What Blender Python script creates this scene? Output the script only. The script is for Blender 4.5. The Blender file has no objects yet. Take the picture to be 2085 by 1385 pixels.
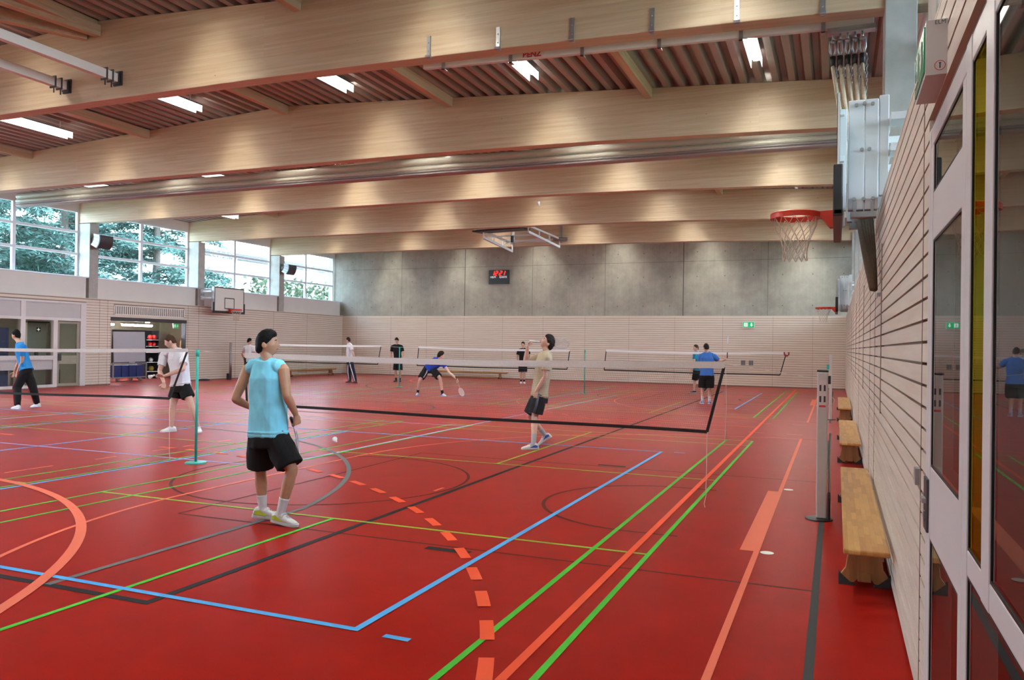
import bpy, math, random
import numpy as np
from mathutils import Vector, Matrix, noise
scene = bpy.context.scene
COL = scene.collection
random.seed(7)

# ------------------------------------------------------------------ camera
CAM = np.array([1.3954, -8.3876, 1.6868]); FPX = 1613.19
def cam_axes(yaw, pitch, roll):
    cy, sy, cp, sp = math.cos(yaw), math.sin(yaw), math.cos(pitch), math.sin(pitch)
    f = np.array([-sy*cp, cy*cp, sp]); r = np.array([cy, sy, 0.0]); u = np.cross(r, f)
    c, s = math.cos(roll), math.sin(roll)
    return f, r*c+u*s, u*c-r*s
_F, _R, _U = cam_axes(0.3885, 0.0068, 0.0148)
cd = bpy.data.cameras.new('camera'); cam = bpy.data.objects.new('camera', cd); COL.objects.link(cam)
cd.sensor_fit = 'HORIZONTAL'; cd.sensor_width = 36.0; cd.lens = 36.0*FPX/2085.0
cd.clip_start = 0.05; cd.clip_end = 400
M = Matrix.Identity(4)
for i in range(3):
    M[i][0] = _R[i]; M[i][1] = _U[i]; M[i][2] = -_F[i]; M[i][3] = CAM[i]
cam.matrix_world = M
scene.camera = cam

# ------------------------------------------------------------------ light and exposure
LAMP_TUBE, LAMP_SIDE, WORLD_STR = 400.0, 4.0, 32.0
scene.view_settings.view_transform = 'Standard'; scene.view_settings.look = 'None'
scene.view_settings.gamma = 1.0; scene.view_settings.use_curve_mapping = False
scene.view_settings.exposure = -0.95
w = bpy.data.worlds.new('overcast_sky'); scene.world = w; w.use_nodes = True
nt = w.node_tree; nt.nodes.clear()
out = nt.nodes.new('ShaderNodeOutputWorld'); bg = nt.nodes.new('ShaderNodeBackground')
tc = nt.nodes.new('ShaderNodeTexCoord'); sx = nt.nodes.new('ShaderNodeSeparateXYZ'); rp = nt.nodes.new('ShaderNodeValToRGB')
rp.color_ramp.elements[0].position = 0.0; rp.color_ramp.elements[0].color = (0.66, 0.85, 1.0, 1)
rp.color_ramp.elements[1].position = 0.6; rp.color_ramp.elements[1].color = (0.52, 0.76, 1.0, 1)
nt.links.new(tc.outputs['Generated'], sx.inputs[0]); nt.links.new(sx.outputs[2], rp.inputs[0])
nt.links.new(rp.outputs[0], bg.inputs[0]); bg.inputs[1].default_value = WORLD_STR
nt.links.new(bg.outputs[0], out.inputs[0])
def portal(name, x, y0, y1, z0, z1, face):
    l = bpy.data.lights.new(name, 'AREA'); l.shape = 'RECTANGLE'; l.size = y1-y0; l.size_y = z1-z0
    l.cycles.is_portal = True
    o = bpy.data.objects.new(name, l); COL.objects.link(o)
    d = Vector((face, 0, 0)); o.rotation_euler = d.to_track_quat('-Z', 'Z').to_euler(); o.location = (x, (y0+y1)/2, (z0+z1)/2)
scene.cycles.max_bounces = 8; scene.cycles.diffuse_bounces = 5; scene.cycles.glossy_bounces = 4
scene.cycles.transparent_max_bounces = 16; scene.cycles.sample_clamp_indirect = 8.0
scene.cycles.caustics_reflective = False; scene.cycles.caustics_refractive = False

# ------------------------------------------------------------------ helpers
class MB:
    """collects vertices and faces, then links them as ONE mesh object"""
    def __init__(s): s.v = []; s.f = []
    def add(s, vs, fs):
        n = len(s.v); s.v += [tuple(map(float, p)) for p in vs]; s.f += [tuple(i+n for i in f) for f in fs]; return s
    def box(s, x0, y0, z0, x1, y1, z1):
        vs = [(x, y, z) for x in (x0, x1) for y in (y0, y1) for z in (z0, z1)]
        return s.add(vs, [(0,1,3,2),(4,6,7,5),(0,4,5,1),(2,3,7,6),(0,2,6,4),(1,5,7,3)])
    def fbox(s, x0, y0, z0, x1, y1, z1, e=.0025):
        """frame member: uprights stand a little proud of the rails they cross"""
        if y1-y0 > z1-z0: x0 += e; x1 -= e
        return s.box(x0, y0, z0, x1, y1, z1)
    def obox(s, c, ax, ay, az):
        c, ax, ay, az = (np.array(t, float) for t in (c, ax, ay, az))
        vs = [c+i*ax+j*ay+k*az for i in (-1, 1) for j in (-1, 1) for k in (-1, 1)]
        return s.add(vs, [(0,1,3,2),(4,6,7,5),(0,4,5,1),(2,3,7,6),(0,2,6,4),(1,5,7,3)])
    def bar(s, p, q, w, h, up=(0, 0, 1)):
        p, q = np.array(p, float), np.array(q, float); d = q-p; L = np.linalg.norm(d); d /= L
        u = np.array(up, float); a = np.cross(d, u)
        if np.linalg.norm(a) < 1e-4: a = np.cross(d, (0, 1, 0))
        a /= np.linalg.norm(a); b = np.cross(a, d)
        return s.obox((p+q)/2, d*L/2, a*w/2, b*h/2)
    def loft(s, rings, cap=True, closed=False):
        n = len(rings[0]); base = len(s.v)
        for r in rings: s.v += [tuple(map(float, p)) for p in r]
        m = len(rings)
        for i in range(m if closed else m-1):
            for j in range(n):
                a = base+i*n+j; b = base+i*n+(j+1) % n; i2 = (i+1) % m
                s.f.append((a, b, base+i2*n+(j+1) % n, base+i2*n+j))
        if cap and not closed:
            s.f.append(tuple(base+j for j in reversed(range(n)))); s.f.append(tuple(base+(m-1)*n+j for j in range(n)))
        return s
    def tube(s, pts, r, n=10, cap=True, up=None, round_ends=False):
        pts = [np.array(p, float) for p in pts]; m = len(pts)
        rs = [r]*m if not isinstance(r, (list, tuple)) else list(r)
        if round_ends:
            d0 = pts[0]-pts[1]; d0 /= np.linalg.norm(d0)+1e-9; d1 = pts[-1]-pts[-2]; d1 /= np.linalg.norm(d1)+1e-9
            ra = np.mean(rs[0]); rb = np.mean(rs[-1])
            pre = [(pts[0]+d0*ra*c, [k*q for k in np.atleast_1d(rs[0])]) for c, q in ((.95, .3), (.7, .7))]
            post = [(pts[-1]+d1*rb*c, [k*q for k in np.atleast_1d(rs[-1])]) for c, q in ((.7, .7), (.95, .3))]
            pts = [p for p, _ in pre]+pts+[p for p, _ in post]; rs = [q for _, q in pre]+rs+[q for _, q in post]; m = len(pts)
        rings = []; prev = None
        for i, p in enumerate(pts):
            t = pts[min(i+1, m-1)]-pts[max(i-1, 0)]; t = t/(np.linalg.norm(t)+1e-12)
            if prev is None:
                u = np.array(up if up is not None else ((0, 0, 1) if abs(t[2]) < .9 else (0, 1, 0)), float)
            else: u = prev
            a = u-t*np.dot(u, t); a /= np.linalg.norm(a)+1e-12; b = np.cross(t, a); prev = a
            ra = np.atleast_1d(rs[i]); r1 = ra[0]; r2 = ra[-1]
            rings.append([p+a*r1*math.cos(k*2*math.pi/n)+b*r2*math.sin(k*2*math.pi/n) for k in range(n)])
        return s.loft(rings, cap)
    def prism(s, poly, axis, a, b):
        """poly of 2-D points extruded along axis ('x','y','z') from a to b"""
        def P(u, v, t): return {'x': (t, u, v), 'y': (u, t, v), 'z': (u, v, t)}[axis]
        n = len(poly); base = len(s.v)
        s.v += [P(u, v, a) for u, v in poly]+[P(u, v, b) for u, v in poly]
        for j in range(n): s.f.append((base+j, base+(j+1) % n, base+n+(j+1) % n, base+n+j))
        s.f.append(tuple(base+j for j in reversed(range(n)))); s.f.append(tuple(base+n+j for j in range(n)))
        return s
    def ball(s, c, rx, ry=None, rz=None, n=12, m=8):
        ry = rx if ry is None else ry; rz = rx if rz is None else rz
        rings = []
        for i in range(1, m):
            t = math.pi*i/m
            rings.append([(c[0]+rx*math.sin(t)*math.cos(2*math.pi*k/n), c[1]+ry*math.sin(t)*math.sin(2*math.pi*k/n), c[2]-rz*math.cos(t)) for k in range(n)])
        return s.loft(rings, True)
    def strip(s, x0, y0, x1, y1, w, z):
        d = np.array([x1-x0, y1-y0], float); d /= np.linalg.norm(d); a = np.array([-d[1], d[0]])*w/2; z += .00012 if abs(d[1]) > .5 else 0
        return s.add([(x0-a[0], y0-a[1], z), (x1-a[0], y1-a[1], z), (x1+a[0], y1+a[1], z), (x0+a[0], y0+a[1], z)], [(0, 1, 2, 3)])
    def arc(s, cx, cy, r, a0, a1, w, z, n=48):
        for i in range(n):
            t0 = math.radians(a0+(a1-a0)*i/n); t1 = math.radians(a0+(a1-a0)*(i+1)/n)
            q = [(cx+(r+o)*math.cos(t), cy+(r+o)*math.sin(t), z) for t, o in ((t0, w/2), (t1, w/2), (t1, -w/2), (t0, -w/2))]
            s.add(q, [(3, 2, 1, 0) if a1 > a0 else (0, 1, 2, 3)])
        return s
    def mesh(s, name, off=(0, 0, 0)):
        me = bpy.data.meshes.new(name)
        me.from_pydata([(x-off[0], y-off[1], z-off[2]) for x, y, z in s.v], [], s.f); me.update(); return me
    def build(s, name, mat, parent=None, smooth=False, bevel=0.0, world=True, fixn=True):
        """with a parent the vertices are world coordinates and are made relative to the parent chain's locations"""
        off = np.zeros(3)
        if world:
            p = parent
            while p is not None: off = off+np.array(p.location); p = p.parent
        me = s.mesh(name, off)
        if fixn and len(s.f) < 60000:
            import bmesh
            b = bmesh.new(); b.from_mesh(me); bmesh.ops.recalc_face_normals(b, faces=b.faces)
            b.to_mesh(me); b.free()
        if smooth: me.polygons.foreach_set('use_smooth', [True]*len(me.polygons))
        if mat is not None: me.materials.append(mat)
        o = bpy.data.objects.new(name, me); COL.objects.link(o)
        if parent is not None: o.parent = parent
        if bevel:
            md = o.modifiers.new('edge', 'BEVEL'); md.width = bevel; md.segments = 2; md.limit_method = 'ANGLE'
        return o

def tag(o, label=None, cat=None, group=None, kind=None):
    if label: o['label'] = label
    if cat: o['category'] = cat
    if group: o['group'] = group
    if kind: o['kind'] = kind
    return o
def thing(name, loc, label, cat, group=None):
    o = bpy.data.objects.new(name, None); COL.objects.link(o); o.location = loc; o.empty_display_size = .1
    return tag(o, label, cat, group)
def kids(o): return [c for c in bpy.data.objects if c.parent is o]
def copy_tree(o, parent=None):
    c = o.copy(); COL.objects.link(c)
    if parent is not None: c.parent = parent
    for ch in kids(o): copy_tree(ch, c)
    return c
def struct(o): o['kind'] = 'structure'; return o

# ------------------------------------------------------------------ materials
MATS = {}
def mat(name, col, rough=.5, metal=0.0, spec=.5, emit=None, estr=0.0, noise_scale=0, noise_amt=0.0, bump=0.0, bump_scale=200, stretch=None, alpha=None):
    if name in MATS: return MATS[name]
    m = bpy.data.materials.new(name); m.use_nodes = True; n = m.node_tree; b = n.nodes['Principled BSDF']
    b.inputs['Base Color'].default_value = (*col, 1); b.inputs['Roughness'].default_value = rough
    b.inputs['Metallic'].default_value = metal; b.inputs['Specular IOR Level'].default_value = spec
    if emit: b.inputs['Emission Color'].default_value = (*emit, 1); b.inputs['Emission Strength'].default_value = estr
    tcn = None
    def coord(st):
        t = n.nodes.new('ShaderNodeTexCoord'); mp = n.nodes.new('ShaderNodeMapping'); n.links.new(t.outputs['Object'], mp.inputs[0])
        if st: mp.inputs['Scale'].default_value = st
        return mp
    if noise_amt:
        mp = coord(stretch); nz = n.nodes.new('ShaderNodeTexNoise'); nz.inputs['Scale'].default_value = noise_scale; nz.inputs['Detail'].default_value = 6
        n.links.new(mp.outputs[0], nz.inputs['Vector'])
        mr = n.nodes.new('ShaderNodeMapRange'); mr.inputs[1].default_value = .3; mr.inputs[2].default_value = .7
        mr.inputs[3].default_value = 1-noise_amt; mr.inputs[4].default_value = 1+noise_amt*.6
        n.links.new(nz.outputs[0], mr.inputs[0])
        mx = n.nodes.new('ShaderNodeVectorMath'); mx.operation = 'SCALE'; mx.inputs[0].default_value = col
        n.links.new(mr.outputs[0], mx.inputs['Scale']); n.links.new(mx.outputs[0], b.inputs['Base Color'])
    if bump:
        mp = coord(stretch); nz = n.nodes.new('ShaderNodeTexNoise'); nz.inputs['Scale'].default_value = bump_scale
        n.links.new(mp.outputs[0], nz.inputs['Vector'])
        bp = n.nodes.new('ShaderNodeBump'); bp.inputs['Strength'].default_value = bump; bp.inputs['Distance'].default_value = .01
        n.links.new(nz.outputs[0], bp.inputs['Height']); n.links.new(bp.outputs[0], b.inputs['Normal'])
    MATS[name] = m; return m

def wood(name, c1, c2, along='x', scale=1.0, rough=.5, lam=0.0, knots=True):
    """light timber: stretched grain, faint lamination bands every lam metres, scattered knots"""
    m = bpy.data.materials.new(name); m.use_nodes = True; n = m.node_tree; b = n.nodes['Principled BSDF']; b.inputs['Roughness'].default_value = rough
    t = n.nodes.new('ShaderNodeTexCoord'); mp = n.nodes.new('ShaderNodeMapping'); n.links.new(t.outputs['Object'], mp.inputs[0])
    st = {'x': (.35, 6, 9), 'y': (6, .35, 9), 'z': (6, 9, .35)}[along]; mp.inputs['Scale'].default_value = [q*scale for q in st]
    nz = n.nodes.new('ShaderNodeTexNoise'); nz.inputs['Scale'].default_value = 2.2; nz.inputs['Detail'].default_value = 8; nz.inputs['Roughness'].default_value = .65
    n.links.new(mp.outputs[0], nz.inputs['Vector'])
    r = n.nodes.new('ShaderNodeValToRGB'); r.color_ramp.elements[0].position = .32; r.color_ramp.elements[0].color = (*c2, 1)
    r.color_ramp.elements[1].position = .62; r.color_ramp.elements[1].color = (*c1, 1); n.links.new(nz.outputs[0], r.inputs[0])
    last = r.outputs[0]
    def mult(fac_out, colr):
        nonlocal last
        x = n.nodes.new('ShaderNodeMix'); x.data_type = 'RGBA'; x.blend_type = 'MULTIPLY'
        n.links.new(fac_out, x.inputs[0]); n.links.new(last, x.inputs[6]); x.inputs[7].default_value = (*colr, 1); last = x.outputs[2]
    if lam:
        s = n.nodes.new('ShaderNodeSeparateXYZ'); n.links.new(t.outputs['Object'], s.inputs[0])
        d = n.nodes.new('ShaderNodeMath'); d.operation = 'DIVIDE'; n.links.new(s.outputs[2], d.inputs[0]); d.inputs[1].default_value = lam
        fl = n.nodes.new('ShaderNodeMath'); fl.operation = 'FLOOR'; n.links.new(d.outputs[0], fl.inputs[0])
        fx = n.nodes.new('ShaderNodeMath'); fx.operation = 'MULTIPLY_ADD'; n.links.new(s.outputs[0], fx.inputs[0]); fx.inputs[1].default_value = .28
        n.links.new(fl.outputs[0], fx.inputs[2])
        f2 = n.nodes.new('ShaderNodeMath'); f2.operation = 'FLOOR'; n.links.new(fx.outputs[0], f2.inputs[0])
        cb = n.nodes.new('ShaderNodeCombineXYZ'); n.links.new(fl.outputs[0], cb.inputs[0]); n.links.new(f2.outputs[0], cb.inputs[1])
        wn = n.nodes.new('ShaderNodeTexWhiteNoise'); n.links.new(cb.outputs[0], wn.inputs['Vector'])
        mult(wn.outputs[0], (.90, .86, .80))
    if knots:
        mp2 = n.nodes.new('ShaderNodeMapping'); n.links.new(t.outputs['Object'], mp2.inputs[0])
        mp2.inputs['Scale'].default_value = {'x': (1.1, 1.6, 2.2), 'y': (1.6, 1.1, 2.2), 'z': (1.6, 2.2, 1.1)}[along]
        v = n.nodes.new('ShaderNodeTexVoronoi'); v.inputs['Scale'].default_value = 1.3; n.links.new(mp2.outputs[0], v.inputs['Vector'])
        mr = n.nodes.new('ShaderNodeMapRange'); mr.inputs[1].default_value = .014; mr.inputs[2].default_value = .03; mr.inputs[3].default_value = .75; mr.inputs[4].default_value = 0
        n.links.new(v.outputs['Distance'], mr.inputs[0]); mult(mr.outputs[0], (.42, .24, .13))
    n.links.new(last, b.inputs['Base Color']); MATS[name] = m; return m

def glass(name, tint=(1, 1, 1), refl=(1, 1, 1)):
    m = bpy.data.materials.new(name); m.use_nodes = True; n = m.node_tree; n.nodes.clear()
    o = n.nodes.new('ShaderNodeOutputMaterial'); tr = n.nodes.new('ShaderNodeBsdfTransparent'); tr.inputs[0].default_value = (*tint, 1)
    g = n.nodes.new('ShaderNodeBsdfGlossy'); g.inputs['Roughness'].default_value = .01; g.inputs[0].default_value = (*refl, 1)
    f = n.nodes.new('ShaderNodeFresnel'); f.inputs[0].default_value = 1.55
    x = n.nodes.new('ShaderNodeMixShader'); n.links.new(f.outputs[0], x.inputs[0]); n.links.new(tr.outputs[0], x.inputs[1]); n.links.new(g.outputs[0], x.inputs[2])
    n.links.new(x.outputs[0], o.inputs[0]); MATS[name] = m; return m

def floor_mat():
    m = bpy.data.materials.new('red_sports_floor'); m.use_nodes = True; n = m.node_tree; b = n.nodes['Principled BSDF']
    t = n.nodes.new('ShaderNodeTexCoord'); nz = n.nodes.new('ShaderNodeTexNoise'); nz.inputs['Scale'].default_value = 1.7; nz.inputs['Detail'].default_value = 9; nz.inputs['Roughness'].default_value = .7
    n.links.new(t.outputs['Object'], nz.inputs['Vector'])
    r = n.nodes.new('ShaderNodeValToRGB'); r.color_ramp.elements[0].position = .35; r.color_ramp.elements[0].color = (.30, .010, .006, 1)
    r.color_ramp.elements[1].position = .68; r.color_ramp.elements[1].color = (.36, .013, .008, 1); n.links.new(nz.outputs[0], r.inputs[0])
    n.links.new(r.outputs[0], b.inputs['Base Color']); b.inputs['Roughness'].default_value = .5; b.inputs['Specular IOR Level'].default_value = 0.0
    # thin clear sealing: nearly no gloss seen steeply, a broad sheen at grazing angles
    lw = n.nodes.new('ShaderNodeLayerWeight'); lw.inputs[0].default_value = .5
    pw = n.nodes.new('ShaderNodeMath'); pw.operation = 'POWER'; pw.inputs[1].default_value = 7.0; n.links.new(lw.outputs['Facing'], pw.inputs[0])
    ml = n.nodes.new('ShaderNodeMath'); ml.operation = 'MULTIPLY'; ml.inputs[1].default_value = .50; n.links.new(pw.outputs[0], ml.inputs[0])
    gl = n.nodes.new('ShaderNodeBsdfGlossy'); gl.inputs['Roughness'].default_value = .30; mx = n.nodes.new('ShaderNodeMixShader')
    n.links.new(ml.outputs[0], mx.inputs[0]); n.links.new(b.outputs[0], mx.inputs[1]); n.links.new(gl.outputs[0], mx.inputs[2])
    n.links.new(mx.outputs[0], n.nodes['Material Output'].inputs[0])
    n2 = n.nodes.new('ShaderNodeTexNoise'); n2.inputs['Scale'].default_value = 420; n.links.new(t.outputs['Object'], n2.inputs['Vector'])
    bp = n.nodes.new('ShaderNodeBump'); bp.inputs['Strength'].default_value = .06; bp.inputs['Distance'].default_value = .004
    n.links.new(n2.outputs[0], bp.inputs['Height']); n.links.new(bp.outputs[0], b.inputs['Normal']); n.links.new(bp.outputs[0], gl.inputs['Normal']); return m

def concrete_mat():
    m = bpy.data.materials.new('board_marked_concrete'); m.use_nodes = True; n = m.node_tree; b = n.nodes['Principled BSDF']; b.inputs['Roughness'].default_value = .6
    t = n.nodes.new('ShaderNodeTexCoord'); nz = n.nodes.new('ShaderNodeTexNoise'); nz.inputs['Scale'].default_value = .9; nz.inputs['Detail'].default_value = 10; nz.inputs['Roughness'].default_value = .72
    n.links.new(t.outputs['Object'], nz.inputs['Vector'])
    r = n.nodes.new('ShaderNodeValToRGB'); r.color_ramp.elements[0].position = .33; r.color_ramp.elements[0].color = (.29, .28, .23, 1)
    r.color_ramp.elements[1].position = .66; r.color_ramp.elements[1].color = (.45, .435, .365, 1); n.links.new(nz.outputs[0], r.inputs[0])
    mp = n.nodes.new('ShaderNodeMapping'); mp.inputs['Scale'].default_value = (9, 9, .35); n.links.new(t.outputs['Object'], mp.inputs[0])
    n2 = n.nodes.new('ShaderNodeTexNoise'); n2.inputs['Scale'].default_value = 1.4; n2.inputs['Detail'].default_value = 5; n.links.new(mp.outputs[0], n2.inputs['Vector'])
    x = n.nodes.new('ShaderNodeMix'); x.data_type = 'RGBA'; x.blend_type = 'MULTIPLY'; x.inputs[0].default_value = .22
    n.links.new(r.outputs[0], x.inputs[6]); n.links.new(n2.outputs[0], x.inputs[7]); n.links.new(x.outputs[2], b.inputs['Base Color'])
    bp = n.nodes.new('ShaderNodeBump'); bp.inputs['Strength'].default_value = .15; n.links.new(nz.outputs[0], bp.inputs['Height']); n.links.new(bp.outputs[0], b.inputs['Normal'])
    MATS['concrete'] = m; return m

BEAM = wood('glulam_spruce', (.62, .51, .355), (.52, .385, .25), 'x', 1.0, .5, .045)
PURLIN = wood('purlin_spruce', (.60, .42, .28), (.48, .31, .19), 'y', 1.0, .5)
SLAT_Y = wood('slat_wood_y', (.74, .64, .54), (.65, .54, .44), 'y', 1.0, .5, knots=False)
SLAT_X = wood('slat_wood_x', (.74, .64, .54), (.65, .54, .44), 'x', 1.0, .5, knots=False)
GAP = mat('slat_gap', (.26, .19, .145), .9)
CONC = concrete_mat()
FLOOR = floor_mat()
WHITE = mat('white_lacquer', (.78, .78, .77), .35, noise_scale=3, noise_amt=.02)
PANELW = mat('white_wall_panel', (.76, .725, .67), .6, noise_scale=2, noise_amt=.03)
FRAMEG = mat('pale_grey_frame', (.68, .63, .62), .4, noise_scale=3, noise_amt=.02)
WINF = mat('window_frame_white', (.82, .84, .86), .4, noise_scale=3, noise_amt=.02)
DECK = mat('grey_steel_deck', (.34, .30, .28), .45, noise_scale=2, noise_amt=.05)
GALV = mat('galvanised_steel', (.42, .44, .45), .38, .8, noise_scale=20, noise_amt=.1)
BLACK = mat('black_plastic', (.012, .012, .014), .45, noise_scale=30, noise_amt=.1)
DARK = mat('dark_metal', (.05, .05, .055), .45, .3, noise_scale=20, noise_amt=.1)
COLC = mat('column_concrete', (.44, .43, .39), .65, noise_scale=4, noise_amt=.15, bump=.1, bump_scale=30)
GLASS = glass('clear_glass')
# ------------------------------------------------------------------ the hall: floor and its court lines
XL, XR, YB, YN = -23.715, 1.797, 28.39, -9.7
ZW = 3.15
fl = struct(MB().box(-29.5, YN-.3, -.2, 4.9, YB+.3, 0).build('floor', FLOOR))
LN = {k: mat('line_'+k, c, .5, spec=.04 if k in ('black', 'slate', 'grey', 'brown') else .2) for k, c in dict(green=(.05, .50, .025), lime=(.26, .50, .03), blue=(.07, .40, .86), violet=(.33, .36, .72), orange=(.86, .085, .02),
      salmon=(.80, .16, .085), black=(.02, .02, .022), grey=(.15, .155, .155), slate=(.055, .06, .065), brown=(.10, .018, .013), white=(.75, .75, .72)).items()}
NM = [0]
def marking(name, mb, m):
    NM[0] += 1; mb.v = [(x, y, z+NM[0]*.00002) for x, y, z in mb.v]
    o = mb.build(name, LN[m], fl, fixn=False); o['kind'] = 'structure'; return o
Z1, Z2, Z3, Z4, Z5 = .0008, .0016, .0024, .0032, .0040
def rectlines(mb, x0, y0, x1, y1, w, z):
    h = w/2
    mb.strip(x0-h, y0, x1+h, y0, w, z); mb.strip(x0-h, y1, x1+h, y1, w, z); mb.strip(x0, y0+h, x0, y1-h, w, z); mb.strip(x1, y0+h, x1, y1-h, w, z)
for yc in (0, 18.6):                                   # two rows of three badminton courts
    for x1 in (0, -7.3, -14.6):
        a = MB(); b = MB(); x0 = x1-6.1; xm = x1-3.05
        for x in (x1, x1-.46, x0+.46, x0): a.strip(x, yc-6.7, x, yc+6.7, .042, Z3)
        for s in (-1, 1):
            (a if yc == 0 and s < 0 else b).strip(xm, yc+s*1.98, xm, yc+s*6.7, .042, Z3)
            for q in (1.98, 5.94, 6.7): b.strip(x0, yc+s*q, x1, yc+s*q, .042, Z3)
        marking('badminton_sideline_marking', a, 'green'); marking('badminton_service_marking', b, 'lime')
for yc in (0, 18.8):                                   # cross courts
    a = MB(); rectlines(a, -19.1, yc-4.4, -1.2, yc+4.4, .05, Z4)
    for x in (-7.2, -10.15, -13.1): a.strip(x, yc-4.4, x, yc+4.4, .05, Z2)
    for s in (-1, 1): a.strip(-1.0, yc+s*4.42, -.83, yc+s*4.42, .05, Z4); a.strip(-19.3, yc+s*4.42, -19.47, yc+s*4.42, .05, Z4)
    marking('volleyball_cross_court_marking', a, 'blue')
    g = MB(); g.strip(1.28, yc-7.5, 1.28, yc+7.5, .05, Z1); marking('basketball_baseline_marking', g, 'slate')
    k = MB()
    for s in (-1, 1):
        k.strip(-4.52, yc+s*2.45, 1.26, yc+s*2.45, .03, Z1)
        k.strip(-14, yc+s*7.5, 1.26, yc+s*7.5, .03, Z1)
    k.strip(-4.52, yc-2.45, -4.52, yc+2.45, .03, Z1); k.arc(-.3, yc, 1.25, 90, 270, .04, Z2); k.arc(-4.55, yc, 1.8, 0, 360, .035, Z2, 72)
    k.strip(-.3, yc+1.25, .1, yc+1.25, .04, Z2); k.strip(-.3, yc-1.25, .1, yc-1.25, .04, Z2)
    marking('basketball_key_marking', k, 'brown')
    d = MB(); d.strip(-1.73, yc-2.56, -1.33, yc-2.56, .09, Z2); d.strip(-1.73, yc+2.56, -1.33, yc+2.56, .09, Z2); marking('basketball_block_marking', d, 'black')
    h = MB(); h.strip(.8, yc-7.6, .8, yc+7.6, .045, Z3); h.arc(.8, yc-1.5, 6, 180, 270, .045, Z3); h.arc(.8, yc+1.5, 6, 90, 180, .045, Z3); h.strip(-5.2, yc-1.5, -5.2, yc+1.5, .045, Z3)
    h.strip(.74, yc-1.5, .74, yc+1.5, .15, Z4)
    for k2 in range(40):
        t = 90+k2*2.35
        if k2 % 2 == 0:
            h.arc(.8, yc+1.5, 9, t, t+1.9, .045, Z2, 2); h.arc(.8, yc-1.5, 9, 360-t-1.9, 360-t, .045, Z2, 2)
    for q in range(3): h.strip(-8.2, yc-1.3+q*1.0, -8.2, yc-.95+q*1.0, .045, Z2)
    h.strip(-2.86, yc-.28, -2.86, yc-.05, .04, Z2)
    marking('handball_cross_court_marking', h, 'salmon')
for s, yg in ((1, -7.9), (-1, 26.8)):                  # long handball court
    a = MB(); xr, xl = -8.65, -11.65
    if s > 0: a.arc(xr, yg, 6, 0, 90, .085, Z5); a.arc(xl, yg, 6, 90, 180, .085, Z5)
    else: a.arc(xr, yg, 6, 270, 360, .085, Z5); a.arc(xl, yg, 6, 180, 270, .085, Z5)
    a.strip(xl, yg+s*6, xr, yg+s*6, .085, Z5)
    marking('goal_area_marking', a, 'salmon'); a = MB()
    c0 = 28.74 % 3.69
    for k in range(25):
        t = c0+3.69*k
        if t > 90: break
        if s > 0: a.arc(xr, yg, 9, t-1.02, t+1.02, .085, Z5, 3); a.arc(xl, yg, 9, 180-t-1.02, 180-t+1.02, .085, Z5, 3)
        else: a.arc(xr, yg, 9, 360-t-1.02, 360-t+1.02, .085, Z5, 3); a.arc(xl, yg, 9, 180+t-1.02, 180+t+1.02, .085, Z5, 3)
    marking('free_throw_dash_marking', a, 'orange')
a = MB(); a.strip(-.15, -9, -.15, 26.8, .055, Z4); a.strip(-20.15, -9, -20.15, 26.8, .055, Z4); a.strip(-20.15, 9.45, -.15, 9.45, .05, Z2)
marking('handball_sideline_marking', a, 'orange')
a = MB(); rectlines(a, -17.65, -4.55, -2.68, 23.45, .06, Z2); a.strip(-17.65, 9.45, -2.68, 9.45, .05, Z1); marking('basketball_long_court_marking', a, 'black')
a = MB()
for s, yb, y0 in ((1, -3.2, -4.55), (-1, 22.1, 23.45)):
    if s > 0: a.arc(-10.15, yb, 6.72, 12.5, 167.5, .06, Z3, 90)
    else: a.arc(-10.15, yb, 6.72, 192.5, 347.5, .06, Z3, 90)
    for x in (-3.59, -16.71): a.strip(x, y0, x, yb+s*1.46, .06, Z3)
a.arc(-10.15, 9.45, 1.9, 0, 360, .06, Z3, 72)
marking('three_point_marking', a, 'grey')
a = MB(); rectlines(a, -14.65, .3, -5.69, 18.6, .045, Z2)
for y in (6.45, 9.45, 12.45): a.strip(-14.65, y, -5.69, y, .045, Z1)
for x in (-5.35, -14.95): a.strip(x-.12, .22, x+.12, .22, .05, Z2)
marking('volleyball_long_court_marking', a, 'violet')
a = MB()
for x, y in ((.885, 1.69), (.885, -1.51), (.885, 17.2), (.885, 20.4)):
    a.add([(x+.055*math.cos(t*math.pi/12), y+.055*math.sin(t*math.pi/12), Z5) for t in range(24)], [tuple(range(24))])
marking('floor_socket_marking', a, 'white')

# ------------------------------------------------------------------ roof
def roofz(x): return 7.36-(.046*(-10.9-x) if x < -10.9 else .0605*(x+10.9))
prof = []; x = -24.7; P = .29; Hd = .14
while x < 2.9:
    z = roofz(x)
    prof += [(x, z), (x+.11, z), (x+.15, z+Hd), (x+.25, z+Hd)]; x += P
prof2 = prof+[(prof[-1][0], prof[-1][1]+.1), (-10.9, 7.36+.3), (prof[0][0], prof[0][1]+.3)]
m = MB(); n = len(prof)
m.v = [(x, YN-.3, z) for x, z in prof]+[(x, YB+.3, z) for x, z in prof]
m.f = [(j, j+1, n+j+1, n+j) for j in range(n-1)]
m.add([(-24.7, YN-.3, roofz(-24.7)+.3), (-10.9, YN-.3, 7.7), (2.9, YN-.3, roofz(2.9)+.3), (-24.7, YB+.3, roofz(-24.7)+.3), (-10.9, YB+.3, 7.7), (2.9, YB+.3, roofz(2.9)+.3)], [(0, 1, 4, 3), (1, 2, 5, 4)])
ceil = struct(m.build('ceiling', DECK, fixn=False))
BY = [-8.8+5.3*k for k in range(7)]                    # beam front faces: -8.8 ... 23.0
BT = .28
def beamz(x): return 5.92-.0018*max(0, x+9)**2
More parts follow.
